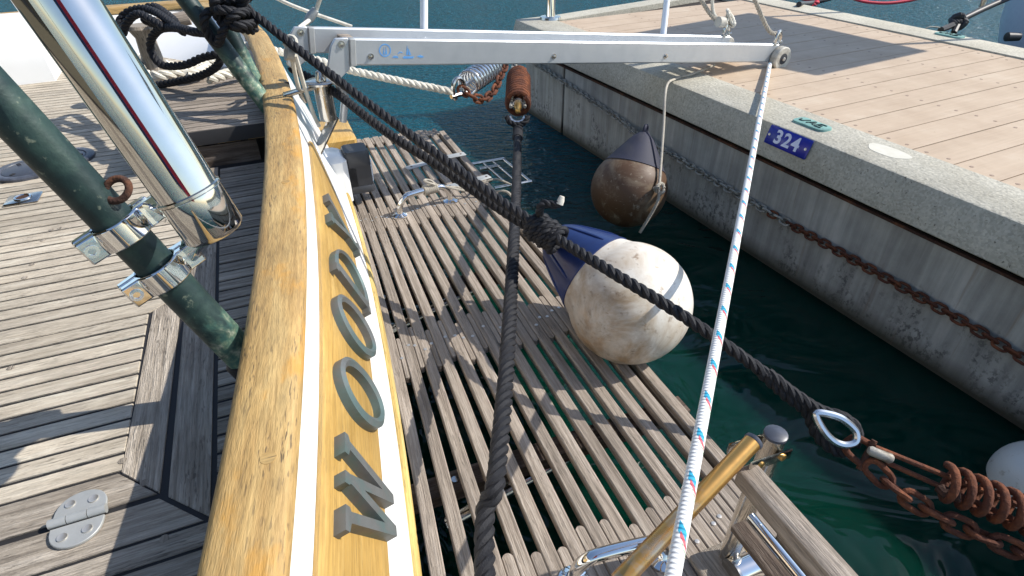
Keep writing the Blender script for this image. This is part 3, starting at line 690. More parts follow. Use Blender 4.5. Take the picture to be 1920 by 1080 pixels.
# far bulwark, its caprail and the white coaming
def fb(name, pts, z0, z1, mt, bev=None, along=O): 
    o = dslab(name, pts, z0, z1, mt, yacht, along); return o
fb('bulwark', [(7.06, -4.4), (7.2, -4.4), (7.2, -.55), (7.06, -.55)], .3, 1.188, M['white'])
m = MB(); lo_ = [(5.3, -.15), (5.62, -.273), (6.2, -.8), (6.62, -1.16), (6.95, -1.6), (7.0, -2.4)]; hi_ = [(5.5, -.13), (6.1, -.17), (6.7, -.45), (7.0, -.9), (7.06, -1.6), (7.06, -2.4)]
m.loft([[B(a, b, ZD - .003), B(a + .06, b + .1, ZD - .003), B(c + .05, d + .06, 1.187), B(c, d, 1.187)] for (a, b), (c, d) in zip(lo_, hi_)], caps=True); m.build('bulwark', M['white'], yacht)
m = MB(); m.loft([[B(7.13 + a, t, ZC - .06 + b) for a, b in ((-.1, .005), (.1, .005), (.105, .03), (.09, .06), (-.09, .06), (-.105, .03))] for t in srange(-4.4, -.35, 8)], caps=True, smooth=False); m.build('caprail', M['cap'], yacht)
m = MB(); m.loft([[B(s_, t_, ZC - .0605) + V((0, 0, b)) + O * a for a, b in ((-.085, .003), (.085, .003), (.09, .03), (.075, .058), (-.075, .058), (-.09, .03))] for s_, t_ in ((6.0, -.12), (6.5, -.25), (7.0, -.5))], caps=True); m.build('caprail', M['cap'], yacht)
m = MB(); c = B(5.95, -2.15, 1.1)
m.loft([[B(s_, t_, z) for s_, t_ in ((5.72 + k * 1.6, -3.2), (5.82 + k * 1.6, -1.61 - k * .6), (6.9, -1.66 - k * .6), (6.9, -3.2))] for z, k in ((ZD - .003, 0), (1.05, .02), (1.22, .05), (1.27, .09), (1.285, .15))], caps=True); m.build('cockpit_coaming', M['white'], yacht)

# unseen house added forward of the after deck to darken the steel's reflections
m = MB(); m.loft([[B(a, b, z) for a, b in ((-.6 + k, -7.5), (-.6 + k, -3.9 - k), (6.2 - k, -3.9 - k), (6.2 - k, -7.5))] for z, k in ((ZD, 0), (1.5, .05), (2.3, .15), (2.45, .3))], caps=True); m.build('added_deckhouse', M['awning'], yacht)
for q in range(4): MB().box(B(.7 + q * 1.4, -3.93, 1.75), A, O, Z, .45, .03, .22).build('added_deckhouse_window', M['grey_plastic'], yacht)
cv = [B(-1.5, -7.5, 3.3), B(-1.5, -2.1, 3.2), B(6.4, -2.1, 3.2), B(6.4, -7.5, 3.3)]
MB().prism(cv, [q + Z * .03 for q in cv]).build('added_awning', M['awning'], yacht)  # unseen canopy added to cut the sky mirrored in the steel tube
for q in (-1.2, 6.2): MB().tube([B(q, -2.2, ZD), B(q, -2.2, 3.2)], .03, 10).build('added_awning_pole', M['steel'], yacht)
# ---- green posts
def post(pts, r, eye=False):
    m = MB(); m.tube(pts, r, 24); return m.build('post', M['bronze'], yacht)
PA0, PA1 = pd(452, 664, 1.70), pd(-120, 66, 1.12); pax = (PA1 - PA0).normalized()
post([PA0 - pax * .15, PA0, PA1], .0475)
pB0, pB1 = pd(484, 176, 3.34), pd(300, -66, 3.0); post([pB0 - (pB1 - pB0) * .15, pB0, pB1], .047)
pC0, pC1 = pd(478, 150, 3.62), pd(405, 5, 3.42); post([pC0 - (pC1 - pC0) * .15, pC0, pC1], .043)
MB().lathe(PA0 - pax * .02, pax, [(-.06, .058), (.005, .058), (.01, .05)], 20).build('post_socket', M['black'], yacht)
# eye bolt on the near post
ec = pd(219, 356, 1.35); tocam = (CAM - ec).normalized(); tow = (pd(190, 365, 1.36) - ec).normalized()
eb = empty('eye_bolt', ec, yacht)
ex = (RT * 1 + UP * -.1).normalized(); ey = (UP + RT * .3).normalized()
MB().tube([ec + (ex * math.cos(a) + ey * math.sin(a)) * .027 for a in [i * math.pi / 10 for i in range(20)]], .0085, 10, caps=False, closed=True).build('ring', M['rust_d'], eb)
MB().lathe(ec - ex * .035 - ey * .012, -ex - ey * .35, [(-.004, .012), (.004, .02), (.012, .022), (.02, .02), (.022, .012)], 16).build('collar', M['rust_d'], eb)

# ---- swim platform
plat = empty('swim_platform', B(2.5, .8, ZP), yacht)
NS = 15; TOUT = 1.27; PIT = .0815
def slat_t(i, s): return TOUT - .026 - i * PIT + (i / 14.) ** 2.6 * (T(s) - T(1.5)) * .95
def inner(s): return T(s) + .185
def sl_sweep(f, s0, s1, hw, z0, z1, name, mt, n=10, rnd=False):
    m = MB(); rings = []; c = .004
    ss = srange(s0, s1, n)
    for s in ss:
        t = f(s)
        rings.append([B(s, t - hw, z0), B(s, t + hw, z0), B(s, t + hw, z1 - c), B(s, t + hw - c, z1), B(s, t - hw + c, z1), B(s, t - hw, z1 - c)])
    if rnd:
        for sg, base in ((-1, s0), (1, s1)):
            ext = []
            for q in (.35, .65, .88, 1.0):
                s = base + sg * hw * q * .85; hw2 = hw * math.sqrt(max(.02, 1 - q * q)); t = f(base)
                ext.append([B(s, t - hw2, z0), B(s, t + hw2, z0), B(s, t + hw2, z1 - c), B(s, t + hw2 * .9, z1), B(s, t - hw2 * .9, z1), B(s, t - hw2, z1 - c)])
            rings = (ext[::-1] + rings) if sg < 0 else (rings + ext)
    m.loft(rings, caps=True); return m.build(name, mt, plat)
hw = .0245
SE = 4.86
def s_limits(i):
    s0, s1 = -.75, SE - (.05 * max(0, 2 - i)) 
    ok = [s for s in srange(s0, s1, 300) if slat_t(i, s) - hw > inner(s) + .004]
    return (ok[0], ok[-1]) if ok else None
rows = [.82, 2.08, 3.42]
screws = []
for i in range(NS):
    lim = s_limits(i)
    if not lim or lim[1] - lim[0] < .3: continue
    sl_sweep(lambda s: slat_t(i, s), lim[0], lim[1], hw, ZP - .034, ZP + random.uniform(-.002, .001), 'slat', M['slat'], 14)
    for r in rows:
        if lim[0] < r < lim[1]: screws += [(r + random.uniform(-.05, .05), i)]
for i in range(NS - 1):
    a, b = s_limits(i), s_limits(i + 1)
    if not a or not b: continue
    for r in rows + [4.78]:
        if r < 4.7 and not (b[0] < r < b[1]): continue
        if r > 4.7 and not (b[1] > 4.6 and a[1] > 4.6): continue
        f = lambda s, i=i: (slat_t(i, s) + slat_t(i + 1, s)) / 2
        h2 = (slat_t(i, r) - slat_t(i + 1, r)) / 2 - hw - .0015
        if h2 < .004: continue
        L = .13 + random.uniform(-.012, .012) if r < 4.7 else .06
        d = random.uniform(-.03, .03) if r < 4.7 else 0
        sl_sweep(f, r - L + d, r + L + d, h2, ZP - .034, ZP - .002, 'packing_block', M['slat'], 2, True)
        if r < 4.7: screws.append((r + random.uniform(-.04, .04), i + .5))
sm = MB().lathe(V((0, 0, 0)), Z, [(-.002, .0085), (.0015, .008), (.0022, .004), (.0022, 0)], 9)
tmp = sm.build('screw', M['bolt'], None); sme = tmp.data; bpy.data.objects.remove(tmp)
for s, i in screws:
    if random.random() < .75: inst('screw', sme, Matrix.Translation(B(s, slat_t(i, s) + random.uniform(-.006, .006), ZP)), plat)
# bearers below
for s in (-.1, 1.38, 2.65, 3.95):
    m = MB(); m.box(B(s, .66 + inner(s) * .3, ZP - .105), O, A, Z, .64, .045, .03); m.build('bearer', M['beam'], plat)
    for t in (.3, .62, .95): MB().lathe(B(s, t, ZP - .0755), Z, [(0, .016), (.008, .014), (.009, 0)], 10).build('bearer_bolt', M['steel'], plat)
m = MB(); m.loft([[B(s, TOUT - .02, ZP - .036), B(s, TOUT - .02, ZP - .09), B(s, TOUT - .05, ZP - .09), B(s, TOUT - .05, ZP - .036)] for s in (-.75, 4.8)], caps=True); m.build('edge_bearer', M['beam'], plat)
for s in (1.38, 2.65): MB().tube([B(s, .9, ZP - .13), B(s, .25, .12)], .03, 10).build('support_strut', M['steel'], plat)
# grey hinge plates
for px0, py0, px1, py1 in ((762, 316, 808, 303), (830, 296, 872, 288), (886, 339, 918, 330), (836, 352, 876, 342)):
    a, b = atz(px0, py0, ZP + .004), atz(px1, py1, ZP + .004); c = (a + b) / 2; d = (b - a)
    MB().bbox(c, d, Z.cross(d), Z, d.length / 2, .032, .0045, .003).build('hinge_plate', M['plate'], plat)
    for f in (-.5, .5): MB().lathe(c + d * f * .6 + Z * .0045, Z, [(0, .009), (.0015, .008), (.002, 0)], 9).build('hinge_screw', M['rust_d'], plat)
def grab(p0, p1, h, name='grab_handle', r=.019):
    m = MB(); d = (p1 - p0)
    pts = [p0, p0 + Z * h * .55 + d * .03, p0 + Z * h * .9 + d * .13, p0 + Z * h + d * .28, p0 + Z * h + d * .72, p0 + Z * h * .9 + d * .87, p0 + Z * h * .55 + d * .97, p1]
    m.tube(smooth_path(pts, 6), r, 14)
    for p in (p0, p1): m.lathe(p, Z, [(-.003, .05), (.008, .048), (.016, .03), (.022, r)], 20)
    return m.build(name, M['chrome'], plat)
g0, g1 = atz(750, 405, ZP), atz(845, 378, ZP); grab(g0, g1, .13)
h0, h1 = atz(1075, 1090, ZP), atz(1243, 1048, ZP); grab(h0, h1, .12, r=.021)
# folded side step at the far edge
st = [atz(899, 317, ZP - .04), atz(962, 347, ZP - .06)]
m = MB(); ou = O * .14
for f in (0, .05): m.tube([st[0] + ou * f, st[0] + ou * 1.0], .016, 10)
a0, a1 = atz(884, 308, ZP - .03), atz(932, 352, ZP - .05)
for f in (.35, .65, 1.0): m.tube([a0 + O * .26 * f, a1 + O * .26 * f], .008 if f < .9 else .012, 10)
for q in (a0, a1): m.tube([q - O * .02, q + O * .27], .013, 10)
m.build('folding_step', M['steel'], plat)

# ---- boarding ladder folded at the platform's near end
lad = empty('boarding_ladder', atz(1365, 1050, ZP), yacht)
vb = atz(1362, 1052, ZP); 
def zat(base, py):
    lo, hi = ZP, 1.6
    for _ in range(40):
        mid = (lo + hi) / 2; v = V((base.x, base.y, mid)) - CAM
        yy = CY - F * v.dot(UP) / v.dot(FW)
        if yy > py: lo = mid
        else: hi = mid
    return lo
zt2 = zat(vb, 818); top2 = V((vb.x, vb.y, zt2)) + O * .012
dp2 = (top2 - CAM).dot(FW)
MB().tube([vb, top2], .0285, 18).build('rail', M['steel'], lad)
t1 = pd(1412, 828, dp2 - .06); b1 = pd(1160, 1092, dp2 - .22)
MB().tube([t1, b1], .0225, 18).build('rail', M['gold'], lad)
for c, ax, k_ in ((top2, Z, 1), (t1, (t1 - b1).normalized(), .8)):
    MB().lathe(c, ax, [(-.004, .0285 * k_), (-.002, .0305 * k_), (.006, .03 * k_), (.009, .024 * k_), (.0095, 0)], 18).build('end_cap', M['rubber'], lad)
lx = (top2 - t1); lx.z = 0
for sg in (-1, 1):
    n_ = Z.cross(lx).normalized() * sg * .034; a, b = t1 - Z * .05, top2 - Z * .05
    m = MB(); m.bbox((a + b) / 2 + n_, (b - a), Z, n_, (b - a).length / 2 + .045, .02, .003, .003); m.build('link_plate', M['steel'], lad)
    for q in (a, b): MB().lathe(q + n_ * 1.05, n_, [(0, .011), (.006, .01), (.007, 0)], 10).build('link_bolt', M['brass'], lad)
def tread(p, length, hw_, th, mt, off):
    m = MB(); ax = -A; ay = O
    m.bbox(p + ax * length / 2, ax, ay, Z, length / 2, hw_, th, .004); return m.build('tread', mt, lad)
tp = pd(1386, 884, dp2 - .06); tread(tp + O * .018 - Z * .01, .9, .028, .028, M['slat'], 0)
tp2 = pd(1378, 985, dp2 + .06); tread(tp2 + O * .01, .8, .026, .012, M['beam'], 0)
MB().tube([tp2 + O * .05 + Z * .012, tp2 + O * .05 + Z * .012 - A * .8], .014, 10).build('tread_bar', M['chrome'], lad)
MB().bbox(vb - A * .05 - O * .02 + Z * .012, A, O, Z, .1, .09, .011, .004).build('foot_block', M['margin'], lad)
c = atz(1405, 1062, ZP + .04); MB().lathe(c - O * .055, O, [(0, .03), (.0, .038), (.11, .038), (.11, .03)], 20).build('roller', M['chrome'], lad)
for e in (-1, 1): MB().lathe(c + O * .062 * e, O, [(-.004, .046), (.004, .046)], 18).build('roller_flange', M['steel'], lad)
c = atz(1393, 1040, ZP + .01); MB().lathe(c, Z, [(-.01, .026), (.006, .024), (.012, .016), (.013, 0)], 16).build('stud', M['brass'], lad)

# ------------------------------------------------------------------ chrome tube clamped to the near post
TA, TB_ = pd(408, 441, 1.285), pd(30, -115, .985); tax = (TB_ - TA).normalized(); tr = .0645
tube = tag(empty('chrome_tube', TA), 'thick polished steel tube with rounded end clamped to the green post', 'tube')
MB().lathe(TA, tax, [(-.0, tr - .018), (.004, tr - .008), (.014, tr), (.10, tr)], 48).build('end_cap', M['tube_steel'], tube)
MB().lathe(TA, tax, [(.10, tr - .003), (.103, tr + .0035), (.108, tr + .0035), (.111, tr - .003)], 48, caps=False).build('weld_ring', M['steel'], tube)
MB().lathe(TA, tax, [(.10, tr - .0015), ((TB_ - TA).length, tr - .0015)], 48).build('barrel', M['tube_steel'], tube)
def clamp(px, py, dep, wid=.03):
    c0 = PA0 + pax * (pd(px, py, dep) - PA0).dot(pax)
    fz = (CAM - c0); fz = (fz - pax * fz.dot(pax)).normalized(); fy = pax.cross(fz)     # fy lies across the post
    if fy.dot(RT) < 0: fy = -fy
    t = MB(); r0, r1 = .0505, .062
    def half(sg, ear_l, ear_r, th):
        pts = []
        for k in range(13):
            a = math.pi * k / 12; pts.append((r1 * math.cos(a), sg * max(.005, r1 * math.sin(a))))
        inn = [(r0 * math.cos(math.pi * k / 12), sg * max(.004, r0 * math.sin(math.pi * k / 12))) for k in range(13)][::-1]
        pol = [(ear_r, sg * .005), (ear_r, sg * th)] + [p for p in pts if abs(p[1]) > th] + [(-ear_l, sg * th), (-ear_l, sg * .005)] + inn
        b = [c0 - pax * wid + fy * x + fz * y for x, y in pol]; tp_ = [c0 + pax * wid + fy * x + fz * y for x, y in pol]
        m = MB(); n = len(pol)
        vs = b + tp_; fs = [[i, (i + 1) % n, n + (i + 1) % n, n + i] for i in range(n)]
        # caps as a strip between the outer run and the bore
        bm = bmesh.new(); bv = [bm.verts.new(p) for p in vs]
        for f in fs: bm.faces.new([bv[q] for q in f])
        for rng in (range(n), range(n, 2 * n)):
            es = [bm.edges.get((bv[rng[i]], bv[rng[(i + 1) % n]])) for i in range(n)]
            bmesh.ops.triangle_fill(bm, edges=es, use_beauty=True)
        bmesh.ops.recalc_face_normals(bm, faces=bm.faces)
        bm.verts.index_update(); m.add([v.co.copy() for v in bm.verts], [[v.index for v in f.verts] for f in bm.faces]); bm.free()
        return m.build('clamp_half', M['chrome'], tube, .004)
    half(1, .098, .1, .028); half(-1, .1, .09, .026)
    for y in (-.079, .079):
        MB().lathe(c0 + fy * y + fz * .0285, fz, [(-.004, .0165), (.0035, .0155), (.0035, .0085), (-.001, .008), (-.001, 0)], 18).build('socket_bolt', M['chrome'], tube)
    # saddle arm to the tube
    q = TA + tax * max(.045, (c0 - TA).dot(tax)); ar = (q - c0); L = ar.length
    if True:
        e0 = c0 + fy * .085; ar = q - e0
        m = MB(); u = ar.normalized(); vv = pax; ww = u.cross(vv).normalized()
        L2 = ar.length - tr * .6; m.bbox(e0 + u * L2 * .5, u, vv, ww, L2 * .5, wid * .95, .022, .006); m.build('saddle_arm', M['chrome'], tube)
clamp(228, 432, 1.4); clamp(312, 506, 1.5)
m = MB(); a_ = PA0 + pax * (pd(290, 440, 1.45) - PA0).dot(pax); fz = (CAM - a_).normalized()

# ------------------------------------------------------------------ gangway
GL, GR = pd(655, 97, 3.15), pd(1452, 99, 4.72)
gx = (GR - GL).normalized(); gy = Z.cross(gx).normalized(); gz = gx.cross(gy); glen = (GR - GL).length; GW = .31
gang = tag(empty('gangway', GL), 'aluminium gangway with wooden cross pieces reaching from the stern to the pier', 'gangway')
def gbeam(y, L0, L1, zt, zb, wd, name='side_beam', mt=None, curve=0):
    m = MB(); rings = []
    for k in range(9):
        x = L0 + (L1 - L0) * k / 8; dz = curve * max(0, (k - 5) / 3.) ** 2
        top, bot = zt + dz, zb + dz * .4
        rings.append([GL + gx * x + gy * (y + a) + gz * b for a, b in ((-wd, bot + .008), (-wd + .008, bot), (wd - .008, bot), (wd, bot + .008), (wd, top - .008), (wd - .008, top), (-wd + .008, top), (-wd, top - .008))])
    m.loft(rings, caps=True); return m.build(name, mt or M['alu'], gang)
gbeam(0, 0, glen, .07, -.068, .022); gbeam(GW, -.14, glen * .935, .07, -.068, .022)
for y, sgn_ in ((.045, 1), (GW - .045, -1)): gbeam(y, .03, glen * .96, -.025, -.04, .02, 'tread_ledge', M['alu_white'])
n = 22
for k in range(n):
    x = .2 + (glen - .45) * k / (n - 1)
    m = MB(); m.bbox(GL + gx * x + gy * GW / 2 - gz * .045, gx, gy, gz, .05, GW / 2 - .03, .011, .003); m.build('tread_slat', M['alu_white'] if k else M['slat'], gang)
m = MB(); m.bbox(GL + gx * .045 + gy * GW / 2 - gz * .01, gx, gy, gz, .035, GW / 2 - .03, .05, .004); m.build('cross_piece', M['slat'], gang)
for x in (.11, 1.3, 2.25):
    MB().lathe(GL + gx * x - gy * .022 - gz * .02, -gy, [(0, .017), (.004, .017), (.004, .009), (.016, .008), (.017, 0)], 12).build('bolt', M['steel'], gang)
# print on the near beam
def gp(x, z): return GL + gx * x - gy * .0232 + gz * z
m = MB(); c0 = (.19, .012); ro, ri = .034, .028
o_ = [gp(c0[0] + x, c0[1] + y) for x, y in circ(24, ro)]; i_ = [gp(c0[0] + x, c0[1] + y) for x, y in circ(24, ri)]
m.loft([[p + gy * .002 for p in o_], o_, i_, [p + gy * .002 for p in i_]]); m.build('printed_ring', M['blue_print'], gang)
for pol in ([(.178, -.01), (.184, .03), (.187, -.01)], [(.19, -.01), (.196, .032), (.203, -.008)], [(.23, -.026), (.242, -.016), (.262, -.018), (.268, -.028)], [(.29, -.026), (.3, -.018), (.36, -.02), (.352, -.03), (.3, -.032)], [(.312, -.012), (.317, .04), (.324, -.012)], [(.328, -.014), (.323, .026), (.342, -.012)], [(.375, -.02), (.395, -.012), (.42, -.022), (.4, -.028)], [(.262, -.004), (.275, .006), (.292, .002), (.29, -.002), (.275, .001), (.266, -.008)]):
    m = MB(); p_ = [gp(x + .0, z) for x, z in pol]; m.prism([p + gy * .002 for p in p_], p_); m.build('printed_mark', M['blue_print'], gang)
# hinge cheeks and swivel at the stern
def cheek(y, xo=0):
    GL = globals()['GL'] + gx * xo
    m = MB(); pol = [(-.075, .068), (-.01, .072), (-.004, .06), (-.004, -.085), (-.09, -.165), (-.135, -.13), (-.1, .03)]
    p_ = [GL + gx * a + gy * (y - .012) + gz * b for a, b in pol]; m.prism(p_, [q + gy * .024 for q in p_]); m.build('hinge_cheek', M['alu'], gang, .004)
    for a, b in ((-.045, .04), (-.085, -.125)):
        MB().lathe(GL + gx * a + gy * (y - .012) + gz * b, -gy, [(0, .02), (.005, .019), (.005, .011), (.012, .01), (.013, 0)], 14).build('bolt', M['steel'], gang)
    MB().bbox(GL + gx * .012 + gy * y, gx, gy, gz, .016, .026, .07, .004).build('end_fitting', M['plate'], gang)
cheek(-.005); cheek(GW + .0, -.14)
sw = GL - gx * .12 + gy * .17 - gz * .19
MB().lathe(sw, Z, [(-.012, .0), (-.012, .085), (.0, .09), (.004, .085), (.004, .03), (.05, .022), (.055, .016), (.06, 0)], 26).build('swivel_disc', M['steel'], gang)
MB().lathe(sw - Z * .02, -Z, [(0, .05), (.2, .05)], 22).build('swivel_tube', M['steel'], gang)
se = (sw - B(0, 0, 0)).dot(A)
tr_pt = B(se, T(se) - .02, sw.z - .03)
m = MB(); m.bbox((sw + tr_pt) / 2 - Z * .02, (sw - tr_pt), Z.cross(sw - tr_pt), Z, (sw - tr_pt).length / 2 + .03, .035, .008, .003); m.build('mount_arm', M['steel'], gang)
lowp = sw - Z * .23 + gx * .02; 
m = MB(); trl = TF(se - .05, .93); dd = lowp - trl; m.bbox((lowp + trl) / 2, dd, Z.cross(dd), dd.cross(Z.cross(dd)), dd.length / 2 + .03, .04, .008, .003); m.build('mount_arm', M['steel'], gang)
m = MB(); m.tube([lowp + gx * .06 - Z * .01, lowp + gx * .1 + Z * .14, GL - gx * .085 - gz * .13 + gy * .05], .022, 10); m.build('swivel_fork', M['alu'], gang)
# wheels, end shackles and hoisting lines
for y in (-.055, GW + .05):
    wc = GL + gx * (glen + .02 - (.2 if y > 0 else 0)) + gy * y - gz * .03
    MB().lathe(wc - gy * .03, gy, [(0, .05), (0, .082), (.008, .09), (.052, .09), (.06, .082), (.06, .05)], 28).build('wheel', M['wheel'], gang)
    MB().lathe(wc - gy * .033, gy, [(0, 0), (0, .018), (.004, .05), (.07, .05)], 20).build('wheel_hub', M['grey_plastic'], gang)
    MB().lathe(wc - gy * .036, -gy, [(0, .016), (.006, .014), (.007, 0)], 10).build('axle_bolt', M['bolt'], gang)
def stan(px, py0, dep, r):
    base = pd(px, py0, dep); MB().tube([base - Z * .1, base + Z * .9], r, 14).build('stanchion', M['alu_white'], gang)
def on_beam(px, y):      # where the far beam crosses a picture column
    best = None
    for k in range(400):
        p = GL + gx * (glen * k / 399.) + gy * y + gz * .07; v = p - CAM; x = CX + F * v.dot(RT) / v.dot(FW)
        if best is None or abs(x - px) < best[0]: best = (abs(x - px), p)
    return best[1]
for px, top in ((795, (795, -60)), (1245, (1257, -60))):
    b = on_beam(px, GW); d_ = (b - CAM).dot(FW); tp_ = pd(*top, d_ - .1); MB().tube([b - gz * .05, tp_], .024, 14).build('stanchion', M['alu_white'], gang)

def line(name, pts, r, mt, label, cat, kind='tube', sm_=10, pitch=None, group=None, obj=None):
    p = smooth_path(pts, sm_); m = MB()
    if kind == 'rope': m.rope(p, r, pitch)
    else: m.tube(resample(p, max(.02, r * 1.2)) if len(p) > 2 else p, r, 9)
    o = m.build(name, mt)
    if label: tag(o, label, cat, group)
    return o
def sag(a, b, n=6, s=.0): return [a.lerp(b, i / n) - Z * s * 4 * (i / n) * (1 - i / n) for i in range(n + 1)]
# hoisting lines of the gangway
gw_end = GL + gx * (glen - .01) + gz * .07; gf_end = GL + gx * (glen * .925) + gy * GW + gz * .07
def shackle(c, sc, parent, name='shackle', ax=None):
    ax = ax or Z; s_ = ax.orthogonal().normalized(); m = MB()
    m.tube([c + (s_ * math.cos(a) * .9 + ax * (math.sin(a) * 1.3)) * .03 * sc for a in [i * math.pi / 8 - .6 for i in range(13)]], .008 * sc, 8)
    m.tube([c - s_ * .036 * sc - ax * .018 * sc, c + s_ * .045 * sc - ax * .018 * sc], .009 * sc, 8); return m.build(name, M['steel'], parent)
shackle(gw_end + gz * .03, 1.6, gang); shackle(gf_end + gz * .03, 1.6, gang)
d1 = (gw_end - CAM).dot(FW); d2 = (gf_end - CAM).dot(FW)
line('hoist_line', [gw_end + gz * .075, pd(1440, 55, d1 - .1), pd(1405, -25, d1 - .35)], .017, M['grey_rope'], 'grey rope rising from the shackle above the gangway wheel', 'rope', 'rope')
line('hoist_line', [gf_end + gz * .06 - gx * .02, pd(1333, 28, d2 - .1), pd(1300, -25, d2 - .3)], .017, M['grey_rope'], 'grey knotted rope leading up and left from the far end of the gangway', 'rope', 'rope')
line('hoist_line', [gf_end + gz * .06, pd(1338, 25, d2 - .1), pd(1336, -25, d2 - .3)], .014, M['white_rope'], 'thin whitish line rising straight up from the far end of the gangway', 'rope', 'rope')
# knobbly knot above the far end
m = MB(); kc = gf_end + gz * .1
for q in range(3): m.rope(smooth_path([kc + V((math.cos(a + q) * .035, math.sin(a * 1.5 + q * 2) * .03, math.sin(a) * .05 + .02 * q)) for a in [i * math.pi / 5 for i in range(10)]], 4, True), .014)
tag(m.build('rope_knot', M['white_rope']), 'lumpy knot of whitish rope and shackles at the far end of the gangway', 'knot')
bl = MB().lathe(kc - gx * .1 + gz * .0, gx, [(-.03, .02), (-.03, .04), (.03, .04), (.03, .02)], 18); tag(bl.build('small_roller', M['wheel']), 'small grey roller beside the knot on the gangway end', 'roller')
dn = (GL + gy * GW - CAM).dot(FW)
line('stay_line', [GL + gy * GW - gx * .19 + gz * .06, pd(588, 28, dn), pd(606, -20, dn - .15)], .012, M['white_rope'], 'white line with sleeve leading up from the inner hinge of the gangway', 'rope')
a_, b_ = pd(573, 44, dn), pd(592, 18, dn - .03)
tag(MB().tube([a_, a_.lerp(b_, .5), b_], [.016, .027, .02], 12).build('line_sleeve', M['plate']), 'grey sleeve fitting on the white line at the gangway hinge', 'fitting')

# braided control line from the gangway to the near quarter
wb = GL + gx * (glen - .04) - gy * .02 - gz * .075
e_ = pd(1262, 1078, 1.17); ext = e_ + (e_ - wb) * .28
m = MB(); m.tube(resample([wb, e_, ext], .03), .0165, 14); tag(m.build('braided_line', M['braid']), 'white braided line with blue and red flecks led from the gangway wheel', 'rope')
# ------------------------------------------------------------------ chains
def link_mesh(name, Lk, Wk, r, mt):
    """one stadium link along x, lying in xy"""
    m = MB(); h = Lk / 2 - Wk / 2; pts = []
    for k in range(7): a = -math.pi / 2 + math.pi * k / 6; pts.append(V((h + math.cos(a) * Wk / 2, math.sin(a) * Wk / 2, 0)))
    for k in range(7): a = math.pi / 2 + math.pi * k / 6; pts.append(V((-h + math.cos(a) * Wk / 2, math.sin(a) * Wk / 2, 0)))
    m.tube(pts, r, 7, caps=False, closed=True); o = m.build(name, mt); me = o.data; bpy.data.objects.remove(o); return me
def chain(name, pts, Lk, Wk, r, mt, label, mats=None):
    p = resample(smooth_path(pts, 8), Lk - 2.6 * r); root = tag(empty(name, p[0]), label, 'chain')
    me = link_mesh('link', Lk, Wk, r, mt); me2 = link_mesh('link', Lk, Wk, r, mats) if mats else me
    roll = random.uniform(0, 1)
    for i in range(len(p) - 1):
        d = p[i + 1] - p[i]; x = d.normalized(); y0 = x.cross(Z).normalized(); z0 = x.cross(y0)
        a = (i % 2) * math.pi / 2 + .5 + roll + random.uniform(-.15, .15); y = y0 * math.cos(a) + z0 * math.sin(a)
        f = i / len(p)
        inst('link', me if (not mats or random.random() > max(0, min(1, (f - .53) * 9))) else me2, frame((p[i] + p[i + 1]) / 2, x, y), root)
    return root
ch = [Q(-3.35, -.05, .6), Q(-2.6, -.035, .555), Q(-1.6, -.04, .48), Q(-1.25, -.1, .46), Q(-.8, -.04, .42), Q(-.15, -.035, .392), Q(.75, -.035, .385), Q(1.4, -.035, .38), Q(1.75, -.035, .36), Q(2.6, -.035, .33)]
chain('mooring_chain', ch, .072, .043, .008, M['galv'], 'long chain slung along the quay wall, galvanised then rusty', M['rust'])

# ------------------------------------------------------------------ fenders
def fender(name, tip, bot, r, mt, cap_mt, label, ribs=True, cap=.3, neck=.045):
    ax = (bot - tip); L = ax.length; ax.normalize(); c = tip
    t = tag(empty(name, (tip + bot) / 2 - Z * r), label, 'fender')
    prof = lambda f: r * math.sin(math.pi * (f ** .78)) ** .62 if f < .5 else r * math.sin(math.pi * (f ** .78)) ** .52
    # teardrop: cone neck into a near-sphere
    def rad(h):
        cc = L - r; 
        tt = math.acos(r / cc); hx = cc - r * math.cos(tt); rx = r * math.sin(tt)     # tangent point of the neck cone
        if h > hx: return math.sqrt(max(0, r * r - (h - cc) ** 2))
        return neck + (rx - neck) * (h / hx) ** .92
    hc = L * cap
    pr = [(h, rad(h)) for h in [hc - .01 + (L - hc + .01) * (1 - math.cos(math.pi * k / 40)) / 2 for k in range(41)]]
    MB().lathe(c, ax, pr, 48).build('ball', mt, t)
    cp = [(-.02, neck * .6), (0, neck)] + [(h, rad(h) + .006) for h in [hc * k / 10 for k in range(1, 11)]] + [(hc + .004, rad(hc))]
    MB().lathe(c, ax, cp, 48).build('end_cap', cap_mt, t)
    x = ax.orthogonal().normalized(); y = ax.cross(x)
    if ribs:
        for k in range(10):
            a = 2 * math.pi * k / 10 + .2; u = x * math.cos(a) + y * math.sin(a)
            hs = [hc * (.1 + .8 * j / 6) for j in range(7)]
            MB().tube([c + ax * h + u * (rad(h) + .004) for h in hs], [.004, .008, .009, .0095, .0095, .009, .004], 8).build('rib', cap_mt, t)
    y2 = (Z - ax * Z.dot(ax)).normalized()
    MB().tube([c - ax * .03 + (ax * math.cos(a) + y2 * math.sin(a)) * .032 for a in [i * math.pi / 8 for i in range(16)]], .013, 8, caps=False, closed=True).build('eye', cap_mt, t)
    return t
f_tip, f_c = pd(1042, 449, 2.82), pd(1180, 568, 2.62)
fd = (f_c - f_tip).normalized(); fr_ = .274
fender('round_fender', f_tip, f_c + fd * fr_, fr_, M['fender'], M['navy'], 'white round fender with navy ribbed end lying against the platform edge', True, .36, .088)
wl = Q(0, 0, 0)
bc = pd(1179, 355, 4.12); bt = pd(1208, 252, 4.1)
fender('round_fender', bt, bc + (bc - bt).normalized() * .265, .265, M['fender_brown'], M['navy_old'], 'brown stained round fender with dark cap hanging on the quay wall', False, .36)
wc = pd(1940, 905, 2.6)
